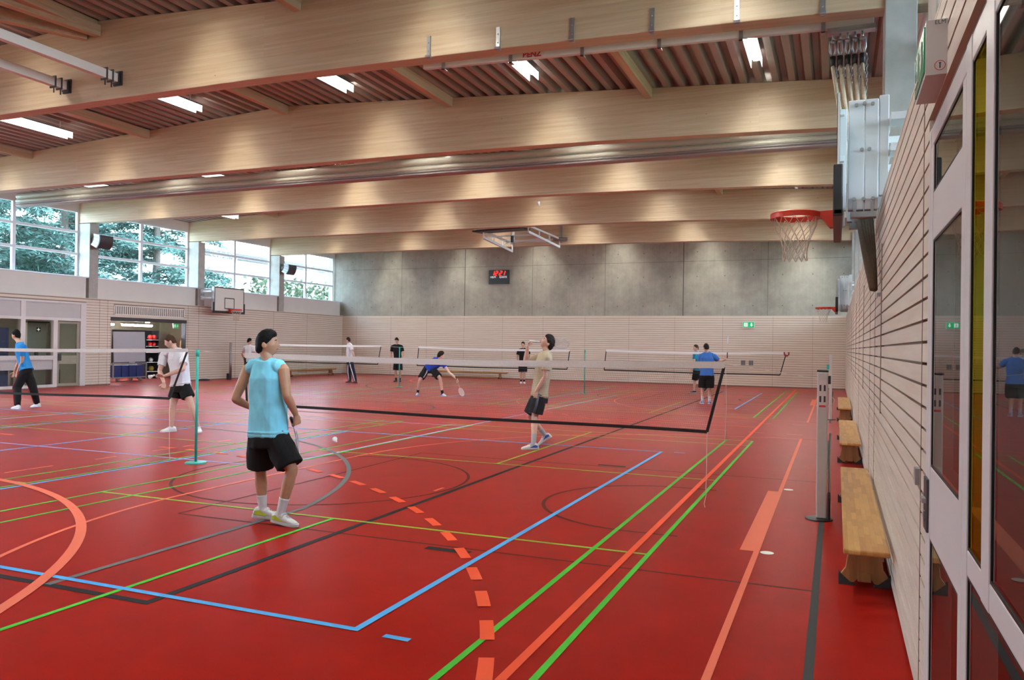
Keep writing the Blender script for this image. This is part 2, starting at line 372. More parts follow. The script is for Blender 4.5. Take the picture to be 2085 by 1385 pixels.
for y in BY:
    poly = [(-24.5, 5.92)]+[(x, beamz(x)) for x in (-9, -7, -5, -3, -1, 1, 2.45)]+[(2.45, roofz(2.45)), (-10.9, 7.36), (-24.5, roofz(-24.5))]
    struct(MB().prism(poly, 'y', y, y+BT).build('roof_beam', BEAM, bevel=.012))
edges = [YN]+[v for y in BY for v in (y, y+BT)]+[YB]
for i in range(0, len(edges), 2):
    ya, yb = edges[i], edges[i+1]
    if yb-ya < 1: continue
    for px in (-2.1, -6.5, -10.9, -15.3, -19.7):
        z = roofz(px); struct(MB().box(px-.07, ya, z-.21, px+.07, yb, z).build('roof_purlin', PURLIN, bevel=.006))
for p, q in (((-10.75, 1.8, 7.16), (-10.85, .2, 7.16)), ((-11.1, 1.8, 7.14), (-12.4, -.5, 7.14)), ((-10.8, 1.8, 7.16), (-11.3, -.7, 7.16))):
    d = (np.array(q)-p); q2 = np.array(p)+d*(5.0/abs(d[1]))
    if abs(d[0]) > .15: struct(MB().bar(p, q2, .14, .2).build('roof_brace', PURLIN, bevel=.006))

# ------------------------------------------------------------------ end walls
m = MB().box(-24.7, YB, ZW, 2.9, YB+.3, 7.9).box(-24.7, YB+.05, 0, 2.9, YB+.3, ZW)
wb = struct(m.build('wall_back', CONC))
jx = [-20.04+3.72*k for k in range(6)]
m = MB()
for k, x in enumerate(jx): wd = .02 if k in (1, 4) else .008; m.box(x-wd, YB-.003, ZW, x+wd, YB+.01, 7)
for k in range(-1, 6):
    xa = jx[0]+3.72*k; m.box(max(xa, -24), YB-.002, 5.665, min(xa+3.72, 2), YB+.01, 5.678)
for k in range(-1, 6):
    for dx in (.62, 1.86, 3.1):
        for z in (3.62, 4.98, 6.1):
            x = jx[0]+3.72*k+dx
            if -23.6 < x < 1.9: m.ball((x, YB, z), .024, .008, .024, 8, 6)
struct(m.build('wall_panel_joint', mat('joint_dark', (.10, .095, .08), .8), wb))  # dark tone of the panel joints and tie holes
def slat_rows(z0, z1, pitch=.1, gap=.014):
    k = 0
    while z0+k*pitch < z1-.02:
        yield z0+k*pitch+gap/2, min(z0+(k+1)*pitch-gap/2, z1); k += 1
m = MB()
for a, b in slat_rows(.04, ZW-.02): m.box(XL, YB-.05, a, XR, YB-.028, b)
m.box(XL, YB-.06, ZW-.02, XR, YB+.02, ZW+.012)
ws = struct(m.build('wall_back_slats', SLAT_X))
m = MB().box(XL, YB-.03, 0, XR, YB+.06, ZW-.02)
for k in range(12):
    x = -1.2-2.16*k
    m.box(x-.004, YB-.053, 0, x+.004, YB-.03, ZW-.02)
m.box(.44, YB-.053, 0, .448, YB-.03, ZW-.02)
struct(m.build('wall_back_lining', GAP, ws))
struct(MB().box(-24.7, YN-.3, 0, 2.9, YN, 7.9).build('wall_near', PANELW))

# ------------------------------------------------------------------ right wall
CY = [-8.61+5.3*k for k in range(7)]+[28.3]            # column centres
m = MB()
for a, b in slat_rows(.03, 3.10):
    m.box(XR-.024, -4.40 if a < 2.66 else YN, a, XR, YB-.05, b)
m.box(XR-.024, YN, 3.105, 1.93, YB, 3.125)
wr = struct(m.build('wall_right', SLAT_Y))
m = MB().box(XR, -4.40, 0, XR+.12, YB, 3.105).box(XR, YN, 2.67, XR+.12, -4.4, 3.105)
for y in (-4.18, .78, 2.1, 7.0, 12.2, 14.6, 17.2, 19.8, 22.4, 25): m.box(XR-.027, y-.004, 0, XR, y+.004, 3.10)
for y in (-.46, 4.57, 9.5, 14.4): m.box(XR-.03, y-.035, 1.12, XR, y+.035, 2.66)
struct(m.build('wall_right_lining', GAP, wr))
struct(MB().box(XR+.12, YN, 2.98, 2.62, YB, 3.10).build('trim_1', PANELW))
struct(MB().box(2.5, YN, 0, 2.62, YB, 3.0).build('wall_right_outer', PANELW))
struct(MB().box(2.42, YN, 6.2, 2.62, YB, 7.2).build('wall_right_upper', PANELW))
def window(name, x, y0, y1, z0, z1, face, ny=2):
    """frame with mullions and transoms at plane x; face = +1 when the hall lies on the +x side"""
    t = .07; m = MB(); xa, xb = x-.05, x+.05
    m.fbox(xa, y0, z0, xb, y1, z0+t).fbox(xa, y0, z1-t, xb, y1, z1).fbox(xa, y0, z0, xb, y0+t, z1).fbox(xa, y1-t, z0, xb, y1, z1)
    for k in range(1, ny): yc = y0+(y1-y0)*k/ny; m.fbox(xa, yc-.06, z0+.001, xb, yc+.06, z1-.001)
    for f in (.355, .68): zc = z0+(z1-z0)*f; m.box(xa-.005, y0+.001, zc-.045, xb+.005, y1-.001, zc+.045)
    o = struct(m.build(name, WINF, bevel=.006))
    p = MB().add([(x, y0+t, z0+t), (x, y1-t, z0+t), (x, y1-t, z1-t), (x, y0+t, z1-t)], [(0, 1, 2, 3)]).build('pane', GLASS, o, fixn=False); p['kind'] = 'structure'
    portal('daylight_portal', x-face*.12, y0, y1, z0, z1, face)
    return o
wn = 0
for i in range(7):
    ya, yb = CY[i]+.2, CY[i+1]-.2
    if i == 6: yb = YB-.15
    wn += 1; window('window_%d' % wn, 2.5, ya, yb, 3.12, 6.2, -1)
for y in CY[:-1]:
    struct(MB().box(1.88, y-.215, 3.1, 2.22, y+.215, 5.99).build('column_right', COLC, bevel=.01))

    struct(MB().box(2.44, y-.21, 3.1, 2.62, y+.21, 6.25).build('window_jamb', WINF))
# ------------------------------------------------------------------ left wall
holes = [(13.35, 17.05, 0, 2.44), (YN, 12.28, 0, 3.0), (13.46, 16.95, 2.62, 2.99)]
def spans(y0, y1, za, zb):
    s = [(y0, y1)]
    for ha, hb, z0, z1 in holes:
        if zb > z0+.01 and za < z1-.01:
            s = [q for a, b in s for q in ((a, min(b, ha)), (max(a, hb), b)) if q[1]-q[0] > .01]
    return s
m = MB()
for a, b in slat_rows(.03, 3.15):
    for s0, s1 in spans(YN, YB-.05, a, b): m.box(XL-.024, s0, a, XL, s1, b)
m.box(-23.92, YN, 3.15, XL+.01, YB, 3.175)
wl = struct(m.build('wall_left', SLAT_Y))
m = MB()
for za, zb in ((0, 2.44), (2.44, 2.62), (2.62, 2.99), (2.99, 3.0), (3.0, 3.15)):
    for s0, s1 in spans(YN, YB, za, zb): m.box(-23.95, s0, za, XL-.02, s1, zb)
for y in (12.85, 13.2, 17.15, 17.75, 20.0, 22.6, 25.2): m.box(XL-.02, y-.004, 0 if y > 12.9 else 0, XL+.003, y+.004, 3.14)
struct(m.build('wall_left_lining', GAP, wl))
struct(MB().box(-24.45, YN, 3.0, -23.95, YB, 3.15).box(-24.62, YN, 3.0, -24.35, YB, 3.93).build('wall_left_outer', PANELW))
struct(MB().box(-24.55, YN, 6.36, -24.3, YB, 7.4).build('wall_left_upper', PANELW))
for i in range(7):
    ya, yb = CY[i]+.19, CY[i+1]-.19
    if i == 6: yb = YB-.12
    wn += 1; window('window_%d' % wn, -24.35, ya, yb, 3.93, 6.38, 1)
    t = struct(MB().box(-24.2, ya+.02, 3.165, -23.78, yb-.09, 3.90).build('trim_%d' % (wn+10), PANELW, bevel=.008))
    struct(MB().box(-24.4, ya, 3.90, -23.76, yb, 3.94).build('window_sill', WINF, bevel=.006))
for y in CY[:-1]:
    struct(MB().box(-24.45, y-.19, 3.15, -23.74, y+.19, 5.9).build('column_left', COLC, bevel=.01))
# ------------------------------------------------------------------ lamps under the roof
TUBE = mat('lit_tube', (1, 1, 1), .5, emit=(1.0, .965, .85), estr=LAMP_TUBE)
SIDE = mat('lit_diffuser', (.04, .04, .04), .5, emit=(1.0, .96, .90), estr=LAMP_SIDE)
ORD = ['first', 'second', 'third', 'fourth', 'fifth', 'sixth', 'seventh', 'eighth', 'ninth', 'tenth']
LX = [.08, -4.0, -8.15, -12.25, -16.4, -20.5]; LZ = [.13, .14, .18, .30, .36, .36]
def lamp_build():
    r = thing('ceiling_light', (0, 0, 0), 'x', 'ceiling light')
    MB().box(-.09, -.87, .10, .09, .87, .125).build('housing', mat('lamp_housing', (.08, .08, .08), .4), r)
    MB().box(-.092, -.87, -.055, -.086, .87, .10).box(.086, -.87, -.055, .092, .87, .10).build('diffuser', SIDE, r)
    MB().box(-.078, -.868, .092, .078, .868, .099).build('reflector', SIDE, r)
    MB().box(-.05, -.865, .062, .05, .865, .09).build('tube', TUBE, r)
    for q in (-.59, .59): MB().box(-.012, q-.01, .125, .012, q+.01, .30).build('hanger', WHITE, r)
    return r
lamp0 = lamp_build(); first = True
bays = [(edges[i], edges[i+1]) for i in range(2, len(edges), 2)]
for b, (ya, yb) in enumerate(bays):
    where = ['above and behind the camera', 'just in front of the nearest beam', 'in front of the rolled curtain', 'behind the rolled curtain', 'in the second bay behind the rolled curtain', 'in the bay of the folded ceiling basket', 'in the last bay before the concrete wall'] if False else None
    for i, x in enumerate(LX):
        o = lamp0 if first else copy_tree(lamp0); first = False
        o.location = (x, 10.35 if abs(ya-7.38) < .1 else (ya+yb)/2+.25, roofz(x)-LZ[i])
        o['label'] = 'long lit ceiling light, %s roof bay from the end wall, %s from the right wall' % (ORD[len(bays)-1-b], ORD[i])
        o['group'] = 'ceiling lights between the beams'

for i, x in enumerate(LX):                              # unseen short lamps behind the second beam, added to light the curtain front
    o = copy_tree(lamp0); o.scale = (1, .45, 1); o.location = (x, 7.85, roofz(x)-LZ[i])
    o['label'] = 'unseen short ceiling light added to light the rolled curtain, %s from the right wall' % ORD[i]; o['group'] = 'unseen short lights added for the curtain'

# ------------------------------------------------------------------ text helper
def text(name, body, size, m, parent, loc, rot, ext=.002, bold=0.0):
    c = bpy.data.curves.new(name, 'FONT'); c.body = body; c.size = size; c.extrude = ext; c.align_x = 'CENTER'; c.align_y = 'CENTER'; c.offset = bold
    t = bpy.data.objects.new(name+'_tmp', c); COL.objects.link(t)
    bpy.context.view_layer.update()
    me = bpy.data.meshes.new_from_object(t.evaluated_get(bpy.context.evaluated_depsgraph_get())); bpy.data.objects.remove(t)
    me.materials.clear(); me.materials.append(m); me.name = name
    o = bpy.data.objects.new(name, me); COL.objects.link(o)
    o.parent = parent; off = Vector((0, 0, 0)); p = parent
    while p is not None: off += p.location; p = p.parent
    o.location = Vector(loc)-off; o.rotation_euler = rot; return o
RX = (math.pi/2, 0, 0)
RED = mat('red_lettering', (.62, .03, .03), .5)

# ------------------------------------------------------------------ rope rail under the nearest beam
RAILM = mat('rail_grey_white', (.84, .81, .77), .4, noise_scale=5, noise_amt=.04)
def rz(x): return 5.95+(x+4.5)*(-.031)
r = thing('rope_track', (-1.3, 2.3, 5.85), 'white steel rope track hung on brackets under the near timber beam', 'rail')
o = MB().obox((-1.36, 2.3, rz(-1.36)), (3.14, 0, -.0975), (0, .035, 0), (.0017, 0, .055)).build('rail', RAILM, r, bevel=.004)
text('logo', 'BENZ', .115, RED, r, (-2.72, 2.262, rz(-2.72)), (math.pi/2, .032, 0), bold=.004)
for x in (-4.15, -3.05, -1.96, -.87, .2, 1.2):
    z0 = beamz(x)
    b = MB().box(x-.03, 1.785, z0-.02, x+.03, 1.8, z0+.30).bar((x, 1.79, z0-.02), (x, 2.29, rz(x)+.07), .05, .015)
    b.box(x-.025, 2.25, rz(x)-.10, x+.025, 2.262, rz(x)+.09).box(x-.025, 2.25, rz(x)-.10, x+.025, 2.35, rz(x)-.085)
    b.tube([(x-.04, 1.77, z0+.0), (x+.04, 1.77, z0+.0)], .022, 8)
    for q in (.08, .2): b.ball((x, 1.783, z0+q), .011, n=8, m=6)
    b.build('bracket', GALV, r)
MB().box(1.25, 2.22, rz(1.5)-.12, 1.80, 2.36, rz(1.5)-.06).build('gathering_plate', GALV, r)
# gathered climbing ropes
ROPE = mat('hemp_rope', (.55, .46, .33), .85, noise_scale=60, noise_amt=.2, bump=.5, bump_scale=90)
ROPED = mat('rope_leather_end', (.115, .07, .04), .7, noise_scale=30, noise_amt=.2)
for k in range(5):
    x0 = 1.315+.085*k; y0 = 2.29; z0 = rz(1.5)-.12
    r = thing('climbing_rope', (x0, y0, z0), 'hemp climbing rope gathered at the wall, %s from the hall side' % ORD[k], 'rope', 'climbing ropes gathered beside the basketball hoop')
    q = np.array((1.70+.006*k, -.28+.02*k, 2.26)); p = np.array((x0, y0, z0-.40))
    pts = [p+(q-p)*t+np.array((0, -.12*math.sin(t*math.pi), -.10*math.sin(t*math.pi))) for t in np.linspace(0, 1, 15)]
    MB().tube(pts[:11], .024, 8).build('rope', ROPE, r, smooth=True)
    MB().tube(pts[10:], [.027, .030, .032, .032, .026], 8).build('leather_end', ROPED, r, smooth=True)
    MB().tube([(x0, y0, z0-.28), (x0, y0, z0-.42)], [.036, .030], 10).build('clamp', BLACK, r, smooth=True)
    h = MB().tube([(x0, y0, z0), (x0, y0, z0-.1)], .012, 8).tube([(x0-.03, y0, z0-.08), (x0-.035, y0, z0-.2), (x0-.01, y0, z0-.28)], .012, 8).tube([(x0+.03, y0, z0-.08), (x0+.035, y0, z0-.2), (x0+.01, y0, z0-.28)], .012, 8).ball((x0, y0, z0-.09), .036, .02, .03)
    h.build('swivel_hook', GALV, r, smooth=True)
    c = MB()
    for j in range(22 if k == 4 else 13):
        zc = z0-.3-.045*j; a = (.012, 0) if j % 2 else (0, .012)
        ring = [(x0+.05+a[0]*math.cos(t)*1.0, y0+a[1]*math.cos(t), zc+.024*math.sin(t)) for t in np.linspace(0, 2*math.pi, 9)[:-1]]
        c.tube(ring+[ring[0]], .0045, 5)
    c.build('chain', GALV, r)
tag(MB().box(1.74, -.34, 2.20, 1.775, -.16, 2.225).build('rope_hook', GALV), 'small steel hook on the slatted wall holding the rope ends', 'hook')

# white beams at the upper left
for x, lab in ((-10.3, 'pale steel beam joined to the near timber beam, the one nearer the ropes'), (-11.55, 'pale steel beam joined to the near timber beam, the one nearer the windows')):
    r = thing('steel_beam', (x, 1.7, 6.27), lab, 'steel beam', 'pale steel beams at the near timber beam')
    MB().box(x-.055, -8.4, 6.18, x+.055, 1.74, 6.33).build('bar', RAILM, r, bevel=.004)
    c = MB()
    for y in (1.74, 1.62, 1.5): c.box(x-.075, y, 6.15, x+.075, y+.02, 6.36)
    c.box(x-.1, 1.775, 6.13, x+.1, 1.8, 6.38)
    for y in (1.55, 1.68): c.tube([(x-.03, y, 6.08), (x-.03, y, 6.18)], .012, 6)
    c.build('bracket', DARK, r)

# ------------------------------------------------------------------ rolled-up dividing curtain
CURT = mat('curtain_fabric', (.52, .51, .43), .42, noise_scale=1.4, noise_amt=.08, stretch=(.3, 3, 3))
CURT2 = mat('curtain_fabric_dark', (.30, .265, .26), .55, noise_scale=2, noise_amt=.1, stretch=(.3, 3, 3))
def curtain(name, prof, m, parent, amp):
    b = MB(); rings = []
    for x in np.linspace(-23.35, 1.62, 90):
        dz = -.035*max(0, (x+8)/10)
        rings.append([(x, 9.45+yy+amp*noise.noise((x*.35, i*.7, 1)), zz+dz+amp*noise.noise((x*.4, i*.9, 7))) for i, (yy, zz) in enumerate(prof)])
    b.loft(rings); return b.build(name, m, parent, smooth=True)
r = thing('dividing_curtain', (-10.9, 9.45, 6.6), 'long grey dividing curtain rolled up under the roof across the hall', 'curtain')
curtain('upper_roll', [(.17*math.cos(t), 6.30+.12*math.sin(t)) for t in np.linspace(0, 2*math.pi, 17)[:-1]], CURT, r, .018)
curtain('lower_roll', [(-.02+.16*math.cos(t), 6.14+.085*math.sin(t)) for t in np.linspace(0, 2*math.pi, 15)[:-1]], CURT, r, .014)
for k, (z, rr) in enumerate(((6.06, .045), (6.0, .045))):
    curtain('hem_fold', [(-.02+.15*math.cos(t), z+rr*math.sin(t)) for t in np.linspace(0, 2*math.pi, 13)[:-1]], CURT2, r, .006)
b = MB()
for x in np.linspace(-22, .5, 9): b.box(x-.05, 9.42, 6.5, x+.05, 9.48, roofz(x)+.02).box(x-.09, 9.24, 6.52, x+.09, 9.66, 6.55)
b.box(-23.4, 9.4, 6.53, 1.65, 9.5, 6.60); b.build('suspension_bracket', DARK, r)

# ------------------------------------------------------------------ basketball goals
BWHITE = mat('steel_white', (.80, .82, .83), .3, noise_scale=4, noise_amt=.02)
RIMO = mat('rim_red', (.62, .035, .012), .4, noise_scale=10, noise_amt=.05)
CORD = mat('net_cord', (.62, .52, .42), .8, noise_scale=40, noise_amt=.1)
CLEARB = mat('board_white', (.62, .59, .55), .4, noise_scale=3, noise_amt=.02)
def rim_parts(r, cx, cy, z, d, wx, pre=''):
    """rim centred at cx,cy; the board lies in direction d (+1/-1 along x) at wx"""
    b = MB(); R = .23
    ring = [(cx+R*math.cos(t), cy+R*math.sin(t), z) for t in np.linspace(0, 2*math.pi, 41)]
    for i in range(40):
        pass
    b.tube(ring, .013, 8, cap=False)
    b2 = [[(cx+(R+o)*math.cos(t), cy+(R+o)*math.sin(t), z+h) for o, h in ((-.012, .0), (.012, .0), (.012, -.045), (-.004, -.045))] for t in np.linspace(0, 2*math.pi, 41)]
    b.loft(b2, cap=False)
    e = cx+d*R
    b.prism([(e-d*.06, z+.012), (wx, z+.02), (wx, z-.15), (wx-d*.06, z-.15), (e+d*.02, z-.05), (e-d*.06, z-.04)], 'y', cy-.06, cy+.06)
    b.build('rim', RIMO, r, smooth=False)
    n = MB(); K = 12; lev = [(0, .225), (.09, .20), (.17, .165), (.25, .135), (.32, .118), (.38, .115), (.44, .12)]
    for k in range(K):
        for s in (1, -1):
            pts = []
            for j, (dz, rad) in enumerate(lev):
                t = 2*math.pi*(k+s*.5*j*(1 if j else 0))/K
                pts.append((cx+rad*math.cos(t), cy+rad*math.sin(t), z-.03-dz))
            n.tube(pts, .0042, 5)
    n.build('net', CORD, r)
def wall_goal(name, label, group, bx, yc, d, back, packed=True):
    """board plane at bx, the hall on the -d side, the wall on the +d side at bx+d*back"""
    r = thing(name, (bx, yc, 2.9), label, 'basketball hoop', group)
    X = lambda a: bx+d*a
    def bx_(m, a0, y0, z0, a1, y1, z1): m.box(min(X(a0), X(a1)), yc+y0, z0, max(X(a0), X(a1)), yc+y1, z1); return m
    bx_(MB(), 0, -.9, 2.92, .02, .9, 3.97).build('backboard', CLEARB, r)
    m = MB()
    for y0, z0, y1, z1 in ((-.9, 2.92, .9, 2.97), (-.9, 3.93, .9, 3.97), (-.9, 2.92, -.86, 3.97), (.86, 2.92, .9, 3.97), (-.3, 3.06, .3, 3.10), (-.3, 3.50, .3, 3.54), (-.3, 3.06, -.26, 3.54), (.26, 3.06, .3, 3.54)):
        bx_(m, -.003, y0, z0, .001, y1, z1)
    m.build('board_lines', BLACK, r)
    m = MB(); bx_(m, -.03, -.94, 2.87, .05, .94, 2.935)
    for s in (-1, 1): bx_(m, -.03, min(s*.90, s*.94), 2.88, .05, max(s*.90, s*.94), 3.33)
    m.build('edge_padding', BLACK, r, bevel=.012)
    rim_parts(r, X(-.385), yc, 3.05, d, X(0))
    m = MB()
    for y in (-.5, .5): bx_(m, .02, y-.03, 2.98, .08, y+.03, 3.92)
    for z in (3.0, 3.45, 3.88): bx_(m, .02, -.6, z-.025, .06, .6, z+.025)
    m.build('board_frame', BWHITE, r, bevel=.004)
    for s in (-1, 1):
        y = s*.36
        for a0, a1 in ((.095, .232), (.238, .352)) if packed else ((.15, .25), (.5, .6)):
            m = MB(); bx_(m, a0, y-.05, 3.0, a1, y+.05, 4.03); m.build('folding_arm', BWHITE, r, bevel=.008)
        for a, z in ((.16, 3.98), (.23, 3.99), (.30, 3.98), (.21, 3.56), (.275, 3.56), (.15, 3.1), (.23, 3.1), (.31, 3.1)):
            MB().tube([(X(a), yc+y-.075, z), (X(a), yc+y+.075, z)], .017, 10).build('bolt', GALV, r)
        m = MB(); bx_(m, .36, y-.04, 3.13, .44, y+.04, 4.06); m.build('wall_frame', BWHITE, r, bevel=.006)
        m = MB(); bx_(m, .12, y-.06, 2.93, .34, y+.06, 2.985); bx_(m, .14, y-.056, 2.935, .17, y+.056, 3.08); bx_(m, .29, y-.056, 2.935, .32, y+.056, 3.08)
        m.build('hinge_bracket', GALV, r, bevel=.003)
    m = MB()
    for z in (3.80, 3.52, 3.22):
        bx_(m, .405, -.39, z-.03, .46, .39, z+.03)
        for y in (-.62, .3) if back > .6 else (-.36,):
            if y == -.62 and z < 3.3: continue
            bx_(m, .442, min(y, -.36) if y < 0 else y-.03, z-.034, back, (-.345 if y < 0 else y+.04), z+.034)
    if back > .6:
        for z in (3.80, 3.52): bx_(m, back-.02, -.70, z-.09, back, -.5, z+.09)
    m.build('stand_off', BWHITE, r, bevel=.004)
    return r
wall_goal('basketball_hoop', 'folding basketball hoop seen edge-on on the right wall beside the climbing ropes', 'basketball hoops on the right wall', 1.385, .08, 1, 1.05)
wall_goal('basketball_hoop', 'small far basketball hoop on the right wall near the concrete end wall', 'basketball hoops on the right wall', 1.385, 18.95, 1, 1.05)
r = wall_goal('basketball_hoop', 'basketball hoop with white board on the left wall below the windows', None, -22.75, 18.5, -1, .95, False)
# folded ceiling goal
r = thing('ceiling_basketball_hoop', (-10.5, 20.8, 5.9), 'basketball hoop on a white frame folded up flat under the roof', 'basketball hoop')
MB().obox((-10.75, 20.0, 6.17), (1.02, 0, .03), (0, .5, .03), (0, 0, .035)).build('backboard', BLACK, r, bevel=.01)
MB().tube([(-10.75+.22*math.cos(t), 19.95+.22*math.sin(t), 6.28) for t in np.linspace(0, 6.3, 25)], .015, 6).build('rim', RIMO, r)
for x, off in ((-11.5, 0), (-9.62, .25)):
    m = MB(); ya, yb = 20.0, 23.0; z0, z1 = 6.02+(.05 if off else -.1), 5.78-(.0 if off else .12)
    m.bar((x, ya, z0), (x+off, yb, z1+.05), .07, .09).bar((x, ya, z0+.24), (x+off, yb, z1+.40), .06, .07)
    for t in (0, .33, .66, 1): m.bar((x+off*t, ya+(yb-ya)*t, z0+(z1+.05-z0)*t), (x+off*t, ya+(yb-ya)*t, z0+.24+(z1+.40-z0-.24)*t), .05, .05, (0, 1, 0))
    m.build('lattice_arm', BWHITE, r)
m = MB().bar((-11.5, 20.4, 6.0), (-9.6, 20.4, 6.0), .05, .05).bar((-11.5, 21.5, 5.98), (-9.5, 22.2, 5.95), .04, .04).bar((-11.5, 22.2, 5.95), (-9.5, 21.3, 6.0), .04, .04).bar((-11.5, 23, 6.15), (-9.3, 23, 6.15), .08, .08)
m.build('cross_brace', BWHITE, r)
MB().tube([(-10.4, 20.3, 5.98), (-10.4, 20.3, 5.72)], .06, 10).build('motor', BLACK, r)
MB().tube([(-9.6, 22.9, 6.15), (-9.0, 22.9, 6.15)], .07, 10).box(-9.35, 22.98, 6.0, -9.25, 23.0, 6.7).box(-11.5, 22.98, 6.0, -11.4, 23.0, 6.7).build('roof_mount', GALV, r)

# ------------------------------------------------------------------ signs, clock, vents on the end wall
GREEN = mat('sign_green', (.0, .32, .10), .5, emit=(.0, .55, .16), estr=.9)
SIGNW = mat('sign_white', (.9, .9, .9), .5, emit=(1, 1, 1), estr=.9)
GREENU = mat('sign_green_unlit', (.03, .27, .12), .35, noise_scale=5, noise_amt=.05); SIGNU = mat('sign_white_unlit', (.75, .76, .74), .35, noise_scale=5, noise_amt=.03)
def exit_sign(name, label, c, u, w, h, nrm, depth, group=None, lit=True):
    """lit sign: c = centre of the front face, u = unit vector to the reader's right, nrm = unit vector out of the face"""
    c, u, nrm = np.array(c, float), np.array(u, float), np.array(nrm, float); z = np.array((0, 0, 1.0))
    r = thing(name, tuple(c), label, 'exit sign', group)
    MB().obox(c-nrm*depth/2, u*w/2, nrm*depth/2, z*h/2).build('case', WHITE, r)
    MB().obox(c+nrm*.003, u*w*.46, nrm*.003, z*h*.42).build('green_panel', GREEN if lit else GREENU, r)
    m = MB(); f = lambda a, b: c+u*a*w+z*b*h+nrm*.008
    MB().obox(f(-.22, 0), u*w*.15, nrm*.002, z*h*.28).build('doorway', SIGNW if lit else SIGNU, r)
    a = [f(.24, -.28), f(.36, -.02), f(.29, -.02), f(.29, .28), f(.19, .28), f(.19, -.02), f(.12, -.02)]
    m.add(a, [tuple(range(7))]).add([p+nrm*.001 for p in a], [tuple(reversed(range(7)))])
    m.build('arrow', SIGNW if lit else SIGNU, r)
    g = MB(); f2 = lambda a, b: c+u*a*w+z*b*h+nrm*.011
    g.obox(f2(-.22, .05), u*w*.022, nrm*.001, z*h*.11).obox(f2(-.21, .19), u*w*.018, nrm*.001, z*h*.04).obox(f2(-.25, -.12), u*w*.018-z*.004, nrm*.001, z*h*.08).obox(f2(-.18, -.12), u*w*.018, nrm*.001, z*h*.08+u*.006)
    g.build('running_figure', GREEN if lit else GREENU, r)
    return r
exit_sign('exit_sign', 'green and white lit exit sign on the slatted end wall', (-2.235, YB-.09, 2.765), (1, 0, 0), .52, .29, (0, -1, 0), .04)
r = exit_sign('exit_sign', 'white exit sign box high on the slats above the glass door', (1.70, -4.8, 2.848), (0, -1, 0), .39, .21, (-1, 0, 0), .078, lit=False)
m = MB()
for t in np.linspace(0, 2*math.pi, 25)[:-1]: m.tube([(1.748+.018*math.cos(t), -5.002, 2.775+.018*math.sin(t)), (1.748+.018*math.cos(t+.27), -5.002, 2.775+.018*math.sin(t+.27))], .0012, 4)
m.build('round_mark', RED, r)
MB().box(1.746, -5.002, 2.765, 1.750, -5.0, 2.785).box(1.744, -5.002, 2.783, 1.752, -5.0, 2.786).build('arrow_mark', DARK, r)
text('lettering', 'ELM', .022, DARK, r, (1.748, -5.001, 2.94), RX, .0006)
BLACKP = mat('scoreboard_black', (.010, .010, .011), .4, noise_scale=10, noise_amt=.1)
LED = mat('red_led', (.8, .02, .02), .5, emit=(1, .03, .02), estr=2.6)
r = thing('scoreboard', (-14.4, YB-.08, 4.78), 'black scoreboard clock with red digits on the concrete wall', 'scoreboard')
MB().box(-14.95, YB-.10, 4.78, -13.84, YB-.006, 5.48).build('case', BLACKP, r, bevel=.01)
SEG = {'1': 'bc', '2': 'abged'}
def digit(ch, x, z, w, h, name='digit'):
    m = MB(); t = .045; sk = .03; y = YB-.112
    P = {'a': (x, z+h, x+w, z+h), 'g': (x, z+h/2, x+w, z+h/2), 'd': (x, z, x+w, z), 'b': (x+w, z+h/2, x+w, z+h), 'c': (x+w, z, x+w, z+h/2), 'f': (x, z+h/2, x, z+h), 'e': (x, z, x, z+h/2)}
    for s in SEG[ch]:
        xa, za, xb, zb = P[s]; sh = lambda zz: sk*(zz-z)/h*2
        m.bar((xa+sh(za), y, za), (xb+sh(zb), y, zb), .02, t, (0, 0, 1) if za == zb else (1, 0, 0))
    m.build(name, LED, r)
for ch, x in (('1', -14.78), ('2', -14.60), ('2', -14.37), ('1', -14.20)): digit(ch, x, 5.22, .11, .20)
text('lettering', 'HEIM', .14, SIGNW, r, (-14.70, YB-.106, 5.115), RX)
text('lettering', 'G\u00c4STE', .14, SIGNW, r, (-14.15, YB-.106, 5.115), RX)
for x0, lab in ((-2.55, 'small grey wall grille under the exit sign, the one toward the net'), (-2.21, 'small grey wall grille under the exit sign, the one toward the corner')):
    r = thing('wall_grille', (x0, YB-.06, .95), lab, 'grille', 'grilles on the end wall')
    m = MB().box(x0, YB-.056, .95, x0+.2, YB-.04, 1.18); m.build('plate', GALV, r)
    m = MB()
    for q in range(4): m.box(x0+.02+q*.045, YB-.06, .97, x0+.045+q*.045, YB-.055, 1.16)
    m.build('slots', DARK, r)

